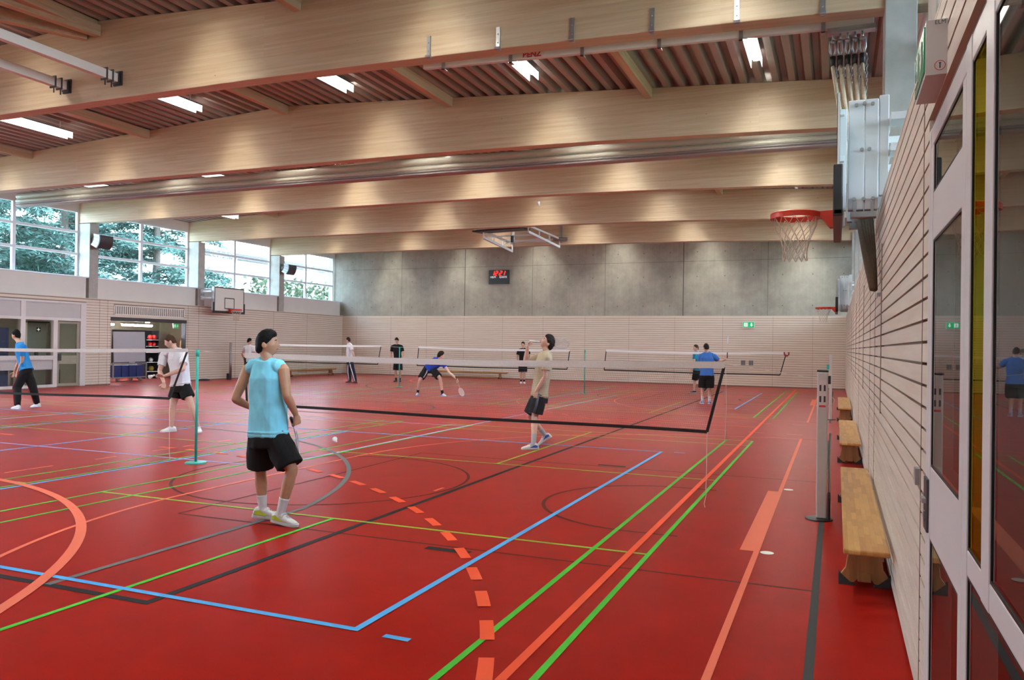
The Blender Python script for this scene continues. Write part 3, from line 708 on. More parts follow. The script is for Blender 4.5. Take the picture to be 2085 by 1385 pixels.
# ------------------------------------------------------------------ speakers on the left columns
SPKW = mat('speaker_grille', (.55, .62, .68), .5, noise_scale=60, noise_amt=.1)
for y, lab in ((12.53, 'curved black loudspeaker on the first concrete column from the left'), (23.13, 'curved black loudspeaker on the last concrete column before the corner')):
    r = thing('loudspeaker', (-23.6, y, 5.2), lab, 'loudspeaker', 'loudspeakers on the window columns')
    body = MB(); fr = MB(); n = 4; th0 = .9
    for k in range(n+1): pass
    prof = []
    for k in range(9):
        t = -.42+.84*k/8; prof.append((math.cos(t)*.9-.9, math.sin(t)*.62))
    back = [(p[0]-.36, p[1]*.82) for p in reversed(prof)]
    poly = [(-23.05+a+.10*0, 5.23+b-.0) for a, b in prof+back]
    tilt = math.radians(18); cx, cz = -23.25, 5.23
    poly = [(cx+(px-cx)*math.cos(tilt)+(pz-cz)*math.sin(tilt), cz-(px-cx)*math.sin(tilt)+(pz-cz)*math.cos(tilt)) for px, pz in poly]
    body.prism(poly, 'y', y-.28, y+.28).build('cabinet', BLACK, r, bevel=.01)
    f = MB()
    for k in range(8):
        a = np.array(poly[k]); b2 = np.array(poly[k+1])
        f.add([(a[0]+.006, y-.27, a[1]), (b2[0]+.006, y-.27, b2[1]), (b2[0]+.006, y+.27, b2[1]), (a[0]+.006, y+.27, a[1])], [(0, 1, 2, 3)])
    g = MB()
    m2 = len(poly)
    inner = [(p[0]*.0+p[0], p[1]) for p in poly]
    for k in range(4):
        i0, i1 = 2*k, 2*k+2
        q0, q1 = np.array(poly[i0]), np.array(poly[i1]); c0, c1 = np.array(poly[17-i0]), np.array(poly[17-i1])
        a, b2, c2, d2 = q0+(c0-q0)*.08, q1+(c1-q1)*.08, q1+(c1-q1)*.92, q0+(c0-q0)*.92
        mid = (a+b2+c2+d2)/4; sh = lambda p: mid+(p-mid)*.92
        g.add([(*sh(p)[:1], y-.285, sh(p)[1]) for p in (a, b2, c2, d2)], [(0, 1, 2, 3)])
    g.build('side_panel', SPKW, r, fixn=False)
    f.build('grille', DARK, r, fixn=False)
    MB().bar((-23.75, y, 5.3), (-23.35, y, 5.28), .12, .16).build('wall_bracket', DARK, r)

# ------------------------------------------------------------------ benches
def block_wood():
    m = bpy.data.materials.new('finger_jointed_pine'); m.use_nodes = True; n = m.node_tree; b = n.nodes['Principled BSDF']; b.inputs['Roughness'].default_value = .28
    t = n.nodes.new('ShaderNodeTexCoord'); mp = n.nodes.new('ShaderNodeMapping'); mp.inputs['Rotation'].default_value = (0, 0, math.pi/2); n.links.new(t.outputs['Object'], mp.inputs[0])
    br = n.nodes.new('ShaderNodeTexBrick'); br.inputs['Scale'].default_value = 1.0; br.inputs['Mortar Size'].default_value = .0006; br.inputs['Brick Width'].default_value = .27; br.inputs['Row Height'].default_value = .038
    br.offset = .37; br.inputs['Color1'].default_value = (.74, .43, .135, 1); br.inputs['Color2'].default_value = (.52, .235, .06, 1); br.inputs['Mortar'].default_value = (.40, .19, .07, 1); br.inputs['Bias'].default_value = -.1
    n.links.new(mp.outputs[0], br.inputs['Vector'])
    nz = n.nodes.new('ShaderNodeTexNoise'); nz.inputs['Scale'].default_value = 9; mp2 = n.nodes.new('ShaderNodeMapping'); mp2.inputs['Scale'].default_value = (8, .6, 8); n.links.new(t.outputs['Object'], mp2.inputs[0]); n.links.new(mp2.outputs[0], nz.inputs['Vector'])
    x = n.nodes.new('ShaderNodeMix'); x.data_type = 'RGBA'; x.blend_type = 'MULTIPLY'; x.inputs[0].default_value = .3; n.links.new(br.outputs[0], x.inputs[6]); n.links.new(nz.outputs[0], x.inputs[7])
    n.links.new(x.outputs[2], b.inputs['Base Color']); return m
SEATW = block_wood(); LEGW = mat('bench_leg_wood', (.40, .20, .075), .45, noise_scale=6, noise_amt=.2, stretch=(5, 5, .6))
RUB = mat('dark_rubber', (.03, .035, .038), .7, noise_scale=20, noise_amt=.1)
def bench(label, c, L, rot, group, beam=True):
    """gym bench, length L along local y"""
    r = thing('gym_bench', (c[0], c[1], 0), label, 'bench', group); h = .34
    MB().box(-.145, -L/2, h-.035, .145, L/2, h).build('seat', SEATW, r, bevel=.01, world=False)
    MB().box(-.11, -L/2+.06, h-.075, -.08, L/2-.06, h-.035).box(.08, -L/2+.06, h-.075, .11, L/2-.06, h-.035).build('apron', LEGW, r, world=False)
    for y in (-L/2+.40, L/2-.40):
        lg = MB().prism([(-.10, h-.035), (.10, h-.035), (.125, .12), (.165, .06), (.165, .02), (.07, .02), (.04, .055), (-.04, .055), (-.07, .02), (-.165, .02), (-.165, .06), (-.125, .12)], 'y', y-.02, y+.02).build('leg', LEGW, r, bevel=.004, world=False)
        for s in (-1, 1):
            MB().prism([(s*.17, 0), (s*.17, .09), (s*.09, .02), (s*.06, 0)], 'y', y-.026, y+.026).build('foot_cap', RUB, lg, world=False)
    if beam:
        MB().box(-.045, -L/2+.37, .03, .045, L/2-.37, .095).build('balance_beam', LEGW, r, bevel=.006, world=False)
        MB().bar((0, -L/2+.42, .2), (0, -L/2+.62, h-.06), .025, .012).bar((0, L/2-.42, .2), (0, L/2-.62, h-.06), .025, .012).build('strut', GALV, r, world=False)
    r.rotation_euler = (0, 0, rot); return r
bench('varnished wooden gym bench along the right wall beside the glass door', (1.60, -.50), 4.1, 0, 'gym benches along the right wall')
bench('varnished wooden gym bench along the right wall, the middle one of three', (1.60, 6.15), 4.1, 0, 'gym benches along the right wall')
bench('varnished wooden gym bench along the right wall, closest to the end wall', (1.60, 13.9), 4.6, 0, 'gym benches along the right wall')
bench('long wooden gym bench standing along the left wall near the corner', (-23.28, 25.0), 4.2, 0, None)
bench('low wooden gym bench standing along the slatted end wall', (-15.95, 27.95), 4.5, math.pi/2, None)

# ------------------------------------------------------------------ net posts and nets
TEAL = mat('teal_enamel', (.03, .42, .34), .35, noise_scale=10, noise_amt=.05)
for (x, y), lab in (((-6.74, .07), 'turquoise badminton post with round base beside the player in white'), ((-14.3, 18.45), 'turquoise badminton post in front of the player in a black shirt'), ((-6.82, 18.5), 'turquoise badminton post standing between two far nets')):
    r = thing('badminton_post', (x, y, 0), lab, 'net post', 'turquoise badminton posts')
    MB().tube([(x, y, .02), (x, y, 1.5)], .019, 12).build('pole', TEAL, r, smooth=True)
    MB().tube([(x, y, 1.47), (x, y, 1.56)], [.024, .028], 12).build('head', TEAL, r, smooth=True)
    MB().tube([(x, y, 0), (x, y, .018), (x, y, .026)], [.14, .14, .05], 24).build('base', TEAL, r)
SILV = mat('post_aluminium', (.62, .60, .58), .35, .25, noise_scale=4, noise_amt=.03)
STICK = mat('post_sticker', (.70, .62, .62), .5)
def volley_post(label, x, y, h, group, mast=False):
    r = thing('volleyball_post', (x, y, 0), label, 'net post', group)
    MB().box(x-.05, y-.05, .02, x+.05, y+.05, h).build('profile', SILV, r, bevel=.012)
    MB().box(x-.053, y-.053, h, x+.053, y+.053, h+.015).build('cap', BLACK, r)
    MB().tube([(x-.02, y, 0), (x-.02, y, .012), (x-.02, y, .02)], [.13, .13, .08], 20).build('floor_flange', BLACK, r)
    MB().box(x+.055, y-.06, 0, x+.085, y+.06, .24).tube([(x+.055, y, .22), (x+.085, y, .22)], .06, 14).build('crank_housing', BLACK, r, bevel=.01)
    MB().tube([(x+.07, y, .2), (x+.075, y+.02, .86)], .011, 8).build('rod', GALV, r)
    MB().box(x+.05, y-.03, h-.12, x+.075, y+.03, h-.04).build('pulley', BLACK, r)
    s = MB().box(x-.035, y-.052, h-.36, x+.035, y-.0505, h-.08); s.build('sticker', STICK, r)
    for a, b in ((-.02, -.16), (.02, -.16), (-.02, -.27), (.02, -.27)): MB().box(x+a-.009, y-.0535, h+b-.03, x+a+.009, y-.0525, h+b+.03).build('pictogram', DARK, r)
    MB().box(x-.03, y-.0535, h-.35, x+.03, y-.0525, h-.33).build('red_line', RED, r)
    return r
volley_post('tall square aluminium volleyball post standing in front of the wooden benches', 1.275, .09, 1.47, 'square volleyball posts')
r = thing('volleyball_post', (1.28, 12.3, 0), 'slim far volleyball post seen behind the square aluminium post', 'net post')
MB().box(1.245, 12.26, 0, 1.315, 12.34, 1.58).build('profile', SILV, r, bevel=.008)
MB().tube([(1.28, 12.3, 0), (1.28, 12.3, .015)], .13, 16).build('floor_flange', BLACK, r)
MB().box(1.19, 12.25, 1.22, 1.245, 12.3, 1.34).build('winch', TEAL, r)
MB().tube([(1.31, 12.3, .55), (1.37, 12.28, .5), (1.36, 12.28, .42), (1.22, 12.25, .3)], .008, 6).build('hook', ROPE, r)
r = thing('gym_post', (-23.3, 19.24, 0), 'grey steel post with black foot standing before the left slatted wall', 'net post')
MB().tube([(-23.3, 19.24, 0), (-23.3, 19.24, 1.62)], .06, 14).build('pole', GALV, r, smooth=True)
MB().box(-23.36, 19.06, 0, -23.22, 19.20, .28).build('foot', BLACK, r, bevel=.02)
tag(MB().tube([(-23.45, 17.85, 0), (-23.45, 17.85, .05), (-23.45, 17.85, .07)], [.22, .22, .12], 18).build('rubber_base', RUB), 'flat black rubber base lying on the floor by the left wall', 'base')

NETM = mat('net_mesh_black', (.02, .018, .018), .8)
TAPEW = mat('net_tape_white', (.80, .79, .78), .7, noise_scale=40, noise_amt=.05)
TAPEB = mat('net_tape_black', (.008, .008, .009), .8)
def bnet(label, xa, xb, y, top, bot, skew, group, cell=.02, wire=.0010, tape=.07, mat_=None, btape=.034):
    """net from xa to xb; top/bot give z at a fraction t; skew = x offset of the lower corners (left, right)"""
    r = thing('badminton_net', ((xa+xb)/2, y, 0), label, 'badminton net', group); m = MB()
    nx = int((xb-xa)/cell); nz = int((top(.5)-bot(.5))/cell)
    P = lambda t, s: ((xa+skew[0]*(1-s))*(1-t)+(xb+skew[1]*(1-s))*t, y, bot(t)+(top(t)-bot(t))*s)
    def wirep(a, b, hor):
        w = wire/2; o1 = (0, w, 0); d = (0, 0, w) if hor else (w, 0, 0)
        a, b = np.array(a), np.array(b); d = np.array(d); e = np.array(o1)
        m.add([a-d-e, a+d-e, a+e, b-d-e, b+d-e, b+e], [(0, 1, 4, 3), (1, 2, 5, 4), (2, 0, 3, 5)])
    for i in range(nx+1):
        t = i/nx; wirep(P(t, 0), P(t, 1), False)
    ns = 12
    for j in range(nz+1):
        for k in range(ns): wirep(P(k/ns, j/nz), P((k+1)/ns, j/nz), True)
    m.build('mesh', mat_ or NETM, r, fixn=False)
    def band(name, s, h, mm, th=.004):
        b = MB(); rings = []
        for t in np.linspace(0, 1, 60):
            p = np.array(P(t, s)); wv = .003*noise.noise((t*18, s*5, xa)); rings.append([(p[0], p[1]-th+wv, p[2]-h/2), (p[0], p[1]+th+wv, p[2]-h/2), (p[0], p[1]+th+wv, p[2]+h/2), (p[0], p[1]-th+wv, p[2]+h/2)])
        b.loft(rings).build(name, mm, r, smooth=False)
    band('top_tape', 1, tape, TAPEW); band('bottom_tape', 0, btape, TAPEB)
    for t in (0, 1): MB().bar(P(t, 0), P(t, .97), .03 if btape > .03 else .03, .008, (0, 1, 0)).build('side_tape', TAPEB, r)
    return r
def wavy(a, b, c, amp=.012, ph=0): return lambda t: a+(b-a)*t-c*4*t*(1-t)+amp*math.sin(t*9+ph)*.5
CORDW = mat('white_cord', (.72, .68, .64), .8)
r = bnet('wide badminton net stretched in front of the player in the beige shirt', -5.95, .32, .1, wavy(1.50, 1.515, .03, .004), wavy(.845, .807, 0, .012), (.05, -.17), 'badminton nets in the near row')
MB().tube([(.15, .1, .80), (.15, .1, .4), (.145, .1, .18), (.15, .1, .15), (.13, .1, .05), (.14, .1, .015)], .0035, 6).build('cord', CORDW, r)
MB().tube([(.33, .1, 1.5), (.345, .1, 1.1), (.335, .1, .75), (.33, .1, .71)], .003, 6).build('cord', CORDW, r)
MB().tube([(.32, .1, 1.53), (1.22, .09, 1.40)], .003, 6).build('cord', CORDW, r)
MB().tube([(-5.95, .1, 1.53), (-6.73, .08, 1.545)], .003, 6).build('cord', CORDW, r)
r = bnet('badminton net at the left edge in front of the serving player', -13.1, -6.95, .1, wavy(1.50, 1.55, .02, .004), wavy(.80, .867, 0, .012), (0, -.31), 'badminton nets in the near row', tape=.05, wire=.0006)
MB().tube([(-7.26, .1, .86), (-7.255, .1, .4), (-7.25, .1, .12), (-7.235, .1, .02)], .0035, 6).build('cord', CORDW, r)
MB().tube([(-6.95, .1, 1.56), (-6.75, .08, 1.555)], .003, 6).build('cord', CORDW, r)
NET2 = NETM
r = bnet('far badminton net nearest the left wall', -20.9, -15.3, 18.7, wavy(1.575, 1.575, .02, .004), wavy(.85, .855, 0, .01), (0, -.13), 'badminton nets in the far row',   .026, .0010, .075, btape=.04)
MB().tube([(-15.3, 18.7, 1.58), (-14.31, 18.46, 1.55)], .004, 6).build('cord', CORDW, r)
r = bnet('far badminton net behind the bending player in blue', -13.6, -7.45, 18.7, wavy(1.56, 1.535, .03, .004), wavy(.85, .86, .01, .01), (-.06, -.09), 'badminton nets in the far row',   .026, .0010, .075, btape=.04)
MB().tube([(-13.6, 18.7, 1.57), (-14.29, 18.46, 1.55)], .004, 6).build('cord', CORDW, r)
MB().tube([(-7.45, 18.7, 1.54), (-6.83, 18.51, 1.55)], .004, 6).build('cord', CORDW, r)
r = bnet('far badminton net nearest the benches of the right wall', -6.1, -.1, 18.7, wavy(1.55, 1.56, .03, .004), wavy(.87, .852, .01, .01), (-.07, -.18), 'badminton nets in the far row',   .026, .0010, .075, btape=.04)
MB().tube([(-.16, 18.66, 1.60), (-.15, 18.66, 1.5), (-.08, 18.66, 1.47), (-.02, 18.66, 1.52), (-.02, 18.66, 1.6)], .022, 8).build('red_strap', mat('strap_red', (.35, .02, .05), .6), r)
MB().tube([(-6.1, 18.7, 1.56), (-6.81, 18.51, 1.55)], .004, 6).build('cord', CORDW, r)
# ------------------------------------------------------------------ glazed office front on the left wall
OFFW = mat('office_wall', (.46, .47, .41), .7, noise_scale=2, noise_amt=.04)
STOREW = mat('store_wall_cream', (.60, .57, .40), .7, noise_scale=2, noise_amt=.04)
BLUEC = mat('blue_cabinet', (.012, .03, .16), .45, noise_scale=6, noise_amt=.08)
GREYP = mat('grey_infill', (.50, .48, .48), .5, noise_scale=3, noise_amt=.03)
DPANE = glass('office_glass', (.85, .88, .80))
xf0, xf1 = -23.84, -23.70
m = MB()
for y0, y1, z0, z1 in ((2, 12.28, 2.93, 3.0), (2, 12.28, 2.32, 2.42), (12.06, 12.28, 0, 3.0), (11.0, 11.16, 0, 2.4), (9.8, 9.97, 0, 3.0), (7.4, 7.57, 0, 3), (5, 5.17, 0, 3), (2, 11.1, 0, .10), (2, 11.1, .95, 1.10)):
    m.fbox(xf0, y0, z0, xf1, y1, z1)
wf = struct(m.build('window_20', FRAMEG, bevel=.006))
for y0, y1 in ((2.05, 5), (5.17, 7.4), (7.57, 9.8), (9.97, 12.06)):
    struct(MB().box(-23.80, y0, 2.42, -23.73, y1, 2.93).build('header_panel', GREYP, wf))
for y0, y1 in ((2.05, 5), (5.17, 7.4), (7.57, 9.8), (9.97, 11.0)):
    for z0, z1 in ((1.10, 2.32), (.10, .62)):
        struct(MB().add([(-23.77, y0, z0), (-23.77, y1, z0), (-23.77, y1, z1), (-23.77, y0, z1)], [(0, 1, 2, 3)]).build('pane', DPANE, wf, fixn=False))
    struct(MB().box(-23.79, y0, .62, -23.74, y1, .95).build('sill_panel', GREYP, wf))
m = MB(); ya, yb = 11.18, 12.04
DOORF = mat('door_frame_olive', (.30, .29, .22), .5, noise_scale=5, noise_amt=.05)
m.fbox(-23.80, ya, .02, -23.74, ya+.08, 2.30).fbox(-23.80, yb-.1, .02, -23.74, yb, 2.30).fbox(-23.80, ya+.001, 2.22, -23.74, yb-.001, 2.299).fbox(-23.80, ya+.001, .021, -23.74, yb-.001, .12).fbox(-23.80, ya+.001, .80, -23.74, yb-.001, 1.10)
d = struct(m.build('door_1', DOORF, bevel=.004))
for z0, z1 in ((1.10, 2.22), (.12, .80)):
    struct(MB().add([(-23.77, ya+.08, z0), (-23.77, yb-.1, z0), (-23.77, yb-.1, z1), (-23.77, ya+.08, z1)], [(0, 1, 2, 3)]).build('pane', DPANE, d, fixn=False))
struct(MB().box(-23.735, ya+.02, .92, -23.72, ya+.15, 1.16).bar((-23.70, ya+.03, 1.05), (-23.70, ya+.13, 1.05), .02, .02).build('door_handle', DARK, d))
def shell(name, x0, y0, x1, y1, z1, m_):
    """three inner walls and a ceiling; the +x side stays open to the hall"""
    b = MB().box(x0-.1, y0, 0, x0, y1, z1).box(x0, y0-.1, 0, x1, y0, z1).box(x0, y1, 0, x1, y1+.1, z1).box(x0-.1, y0-.1, z1, x1, y1+.1, z1+.1)
    return struct(b.build(name, m_))
shell('wall_office', -27.6, 1.8, -23.95, 12.45, 2.9, OFFW)
shell('wall_storeroom', -29.2, 12.65, -23.95, 20.9, 2.75, STOREW)
tag(MB().box(-25.3, 8.2, 0, -24.95, 10.28, 2.03).build('blue_cabinet', BLUEC, bevel=.01), 'tall dark blue cabinet behind the office glass at the left edge', 'cabinet')
tag(MB().box(-25.6, 10.5, .0, -25.0, 11.0, .95).build('office_desk', OFFW, bevel=.01), 'pale low cupboard behind the office glass beside the walking player', 'cupboard')
r = thing('first_aid_cabinet', (-25.6, 11.8, 0), 'pale narrow first aid locker behind the office glass', 'locker')
MB().box(-25.9, 11.35, 0, -25.5, 12.1, 2.25).build('body', OFFW, r, bevel=.01)
MB().box(-25.499, 11.70, 1.93, -25.495, 11.86, 2.09).build('sign_plate', DARK, r)
m = MB().box(-25.494, 11.765, 1.95, -25.492, 11.795, 2.07).box(-25.494, 11.72, 1.995, -25.492, 11.84, 2.025); m.build('white_cross', SIGNW, r)
MB().box(-25.9, 11.3, 2.25, -25.4, 12.15, 2.31).build('top_board', DARK, r)
tag(MB().tube([(-24.05, 10.63, 1.10), (-24.05, 10.63, 1.24)], .06, 12).build('black_pot', BLACK), 'small black round pot on the office window sill', 'pot')
r = thing('black_bin', (-23.95, 11.32, 0), 'black narrow bin at the foot of the glazed office door', 'bin')
MB().box(-24.06, 11.2, 0, -23.87, 11.42, .62).build('body', BLACK, r, bevel=.02)
def strip_light(x, y, z, L, label, axis='y'):
    r = thing('strip_light', (x, y, z), label, 'ceiling light')
    MB().box(x-.08, y-L/2-.03, z+.035, x+.08, y+L/2+.03, z+.07).box(x-.01, y-.01, z+.07, x+.01, y+.01, 2.745).build('housing', WHITE, r)
    MB().tube([(x, y-L/2, z), (x, y+L/2, z)], [(.045, .06), (.045, .06)], 10).build('tube', STUBE, r, smooth=True)
STUBE = mat('store_tube', (1, 1, 1), .5, emit=(.86, .92, 1.0), estr=320)
strip_light(-25.9, 16.55, 2.30, 1.5, 'glowing strip light under the storeroom ceiling above the whiteboard')
strip_light(-25.9, 14.6, 2.30, 1.5, 'glowing strip light mostly hidden by the left edge of the storeroom opening')
r = thing('office_fill_lamp', (-25.8, 9.5, 2.8), 'unseen flat square lamp added to light the office behind the glass', 'ceiling light')  # out of view, added to brighten the office interior
MB().box(-26.1, 9.2, 2.84, -25.5, 9.8, 2.893).build('housing', WHITE, r); MB().box(-26.05, 9.25, 2.832, -25.55, 9.75, 2.84).build('diffuser', mat('office_fill_diffuser', (1, 1, 1), .5, emit=(1, .97, .85), estr=150), r)
# storeroom opening
m = MB().box(-24.0, 13.33, 2.40, -23.70, 17.07, 2.53).box(-23.95, 13.31, 0, -23.72, 13.36, 2.45).box(-23.95, 17.03, 0, -23.72, 17.07, 2.45)
struct(m.build('door_2', DARK))
r = thing('ventilation_grille', (XL, 15.2, 2.62), 'long pale vertical-slat ventilation grille above the storeroom opening', 'grille')
MB().box(XL-.02, 13.46, 2.62, XL+.015, 16.95, 2.66).box(XL-.02, 13.46, 2.95, XL+.015, 16.95, 2.99).box(XL-.02, 13.46, 2.62, XL+.015, 13.52, 2.99).box(XL-.02, 16.89, 2.62, XL+.015, 16.95, 2.99).build('frame', PANELW, r)
m = MB()
for k in range(34): m.box(XL-.03, 13.56+k*.098, 2.66, XL+.005, 13.56+k*.098+.05, 2.95)
m.build('slats', PANELW, r); MB().box(XL-.06, 13.5, 2.64, XL-.035, 16.9, 2.97).build('backing', GAP, r)
tag(MB().tube([(-23.85, 15.17, 2.395), (-23.85, 15.17, 2.36)], .09, 14).build('door_lamp', mat('door_lamp_lit', (1, 1, 1), .5, emit=(1, .9, .6), estr=8)), 'small round lamp under the lintel of the storeroom opening', 'ceiling light')
exit_sign('exit_sign', 'small lit exit sign inside the storeroom opening at its right edge', (-24.35, 17.46-.32, 2.30), (0, 1, 0), .30, .2, (1, 0, 0), .04)
# whiteboard trolley
BOARD = mat('whiteboard_face', (.60, .61, .64), .3, noise_scale=3, noise_amt=.03)
r = thing('whiteboard_trolley', (-25.0, 15.4, 0), 'whiteboard on a wheeled trolley of blue bins in the storeroom', 'trolley')
MB().obox((-25.0, 15.36, 1.40), (.012, 0, 0), (0, .77, .01), (.0, -.03, .61)).build('whiteboard', BOARD, r)
MB().box(-25.06, 14.55, .76, -25.02, 16.22, 2.08).build('board_backing', BLACK, r)
m = MB()
for y in (14.6, 16.22): m.box(-25.03, y-.02, .08, -24.98, y+.02, .78); m.box(-25.63, y-.02, .08, -25.58, y+.02, .78)
for z in (.74, .17):
    m.box(-25.03, 14.6, z-.02, -24.98, 16.22, z+.02); m.box(-25.63, 14.6, z-.02, -25.58, 16.22, z+.02)
    for y in (14.6, 16.22): m.box(-25.6, y-.02, z-.02, -25.0, y+.02, z+.02)
m.build('frame', GALV, r)
MB().box(-25.6, 14.6, .15, -25.0, 16.22, .17).build('deck', DARK, r)
for y in (14.85, 15.95):
    for x in (-25.05, -25.55): MB().tube([(x, y-.03, .075), (x, y+.03, .075)], .075, 16).build('wheel', GALV, r)
tag(MB().box(-24.99, 15.35, .765, -24.95, 15.6, .785).build('marker_tray', WHITE), 'small white marker tray at the foot of the whiteboard', 'tray')
for k, y in enumerate((14.72, 15.09, 15.46, 15.83)):
    tag(MB().box(-25.5, y, .175, -25.08, y+.33, .66).build('blue_bin', BLUEC, bevel=.015), 'dark blue bin on the whiteboard trolley, %s from the left' % ORD[k], 'bin', 'blue bins on the whiteboard trolley')
# ball shelf
r = thing('ball_shelf', (-26.4, 17.75, 0), 'narrow open black shelf of balls in the storeroom', 'shelf')
MB().box(-26.75, 17.35, 0, -26.7, 18.1, 2.1).box(-26.7, 17.35, 0, -26.3, 17.38, 2.1).box(-26.7, 18.07, 0, -26.3, 18.1, 2.1).build('case', BLACK, r)
SHL = [.32, .72, 1.15, 1.42, 1.70]
for z in SHL: MB().box(-26.7, 17.38, z-.02, -26.25, 18.07, z).build('shelf_board', WHITE, r)
REDB = mat('red_ball', (.55, .02, .015), .5, noise_scale=12, noise_amt=.1, emit=(.5, .01, .01), estr=0); YELB = mat('yellow_ball', (.45, .42, .05), .5, noise_scale=12, noise_amt=.1); WHB = mat('white_ball', (.6, .6, .55), .5, noise_scale=12, noise_amt=.1)
for y, z, rr, mm, lab in ((17.72, 1.70, .11, REDB, 'red ball on the top board of the storeroom shelf, left one'), (17.95, 1.70, .11, REDB, 'red ball on the top board of the storeroom shelf, right one'), (17.70, 1.42, .10, REDB, 'red ball on the second board of the storeroom shelf, left one'), (17.92, 1.42, .10, REDB, 'red ball on the second board of the storeroom shelf, right one'),
        (17.78, .72, .10, WHB, 'pale ball on the storeroom shelf below the red balls'), (17.8, .32, .12, YELB, 'yellow ball on the lowest board of the storeroom shelf'), (17.66, 1.15, .08, WHB, 'small white ball on the middle board of the storeroom shelf')):
    tag(MB().ball((-26.42, y, z+rr), rr, n=18, m=12).build('ball', mm, smooth=True), lab, 'ball', 'balls on the storeroom shelf')
r = thing('store_locker', (-28.6, 20.0, 0), 'pale tall locker at the back of the storeroom', 'locker')
MB().box(-29.1, 19.0, 0, -28.4, 20.8, 2.1).build('body', STOREW, r, bevel=.01)
MB().box(-28.4, 19.1, .1, -28.37, 19.85, 2.0).build('door', OFFW, r); MB().box(-28.4, 19.95, .1, -28.37, 20.7, 2.0).build('door', OFFW, r)
tag(MB().box(-25.2, 18.2, 0, -24.8, 18.9, 1.7).build('brown_panel', LEGW, bevel=.01), 'brown upright panel just inside the storeroom opening', 'panel')

# ------------------------------------------------------------------ glazed door front on the right wall
m = MB(); xa, xb = 1.772, 1.86
M_ = lambda y0, y1, z0, z1: m.fbox(xa, min(y0, y1), z0, xb, max(y0, y1), z1)
for y0, y1, z0, z1 in ((-4.40, -4.47, 0, 2.67), (-5.50, -5.60, 0, 2.67), (-5.86, -5.98, 1.0, 2.67), (-7.6, -7.75, 0, 2.67), (-4.4, -7.7, 2.585, 2.67), (-5.55, -7.7, 1.0, 1.08), (-5.55, -7.7, 0, .10)): M_(y0, y1, z0, z1)
df = struct(m.build('window_21', FRAMEG, bevel=.004))
PANE2 = glass('door_glass', (.70, .74, .72), (.93, .95, .94))
YEL = glass('yellow_glass', (.62, .58, .04), (.82, .76, .10))
GASK = mat('black_gasket', (.008, .008, .008), .5)
def pane(parent, y0, y1, z0, z1, mm, x=1.779):
    struct(MB().add([(x, y0, z0), (x, y1, z0), (x, y1, z1), (x, y0, z1)], [(0, 1, 2, 3)]).build('pane', mm, parent, fixn=False))
    g = MB(); t = .009; x0, x1 = x-.003, x+.01
    a, b = min(y0, y1), max(y0, y1)
    g.box(x0, a, z0, x1, a+t, z1).box(x0, b-t, z0, x1, b, z1).box(x0, a, z0, x1, b, z0+t).box(x0, a, z1-t, x1, b, z1)
    struct(g.build('gasket', GASK, parent))
pane(df, -5.60, -5.86, 1.08, 2.585, YEL); pane(df, -5.98, -7.6, 1.08, 2.585, PANE2); pane(df, -5.60, -7.6, .10, 1.0, PANE2)
m = MB()
for y0, y1, z0, z1 in ((-4.47, -4.565, .02, 2.58), (-5.42, -5.50, .02, 2.58), (-4.5, -5.45, .02, .11), (-4.5, -5.45, .885, 1.195), (-4.5, -5.45, 2.165, 2.37)): M_(y0, y1, z0, z1)
dd = struct(m.build('door_3', FRAMEG, bevel=.004))
pane(dd, -4.565, -5.42, .11, .885, PANE2); pane(dd, -4.565, -5.42, 1.195, 2.165, PANE2); pane(dd, -4.565, -5.42, 2.37, 2.58, PANE2)
struct(MB().box(1.762, -4.545, .905, 1.774, -4.42, 1.135).build('lock_plate', DARK, dd, bevel=.004))
struct(MB().bar((1.755, -4.46, 1.04), (1.755, -4.53, 1.04), .018, .02).box(1.755, -4.50, .95, 1.763, -4.47, .99).build('door_handle', GALV, dd))
struct(MB().box(1.79, YN, 0, 1.92, -7.75, 2.67).build('wall_right_near', PANELW))
sw = MB().box(1.752, -4.13, 1.045, 1.774, -4.06, 1.125).build('light_switch', GALV, bevel=.003); tag(sw, 'small grey switch box on the slats beside the glass door', 'switch')
CORR = mat('corridor_wall', (.30, .31, .29), .7, noise_scale=2, noise_amt=.05)
b = MB().box(4.4, YN, 0, 4.5, -3.6, 2.95).box(1.92, -3.7, 0, 4.5, -3.6, 2.95).box(1.92, YN-.1, 0, 4.5, YN, 2.95).box(1.92, YN, 2.9, 4.5, -3.6, 3.0)
struct(b.build('wall_corridor', CORR))

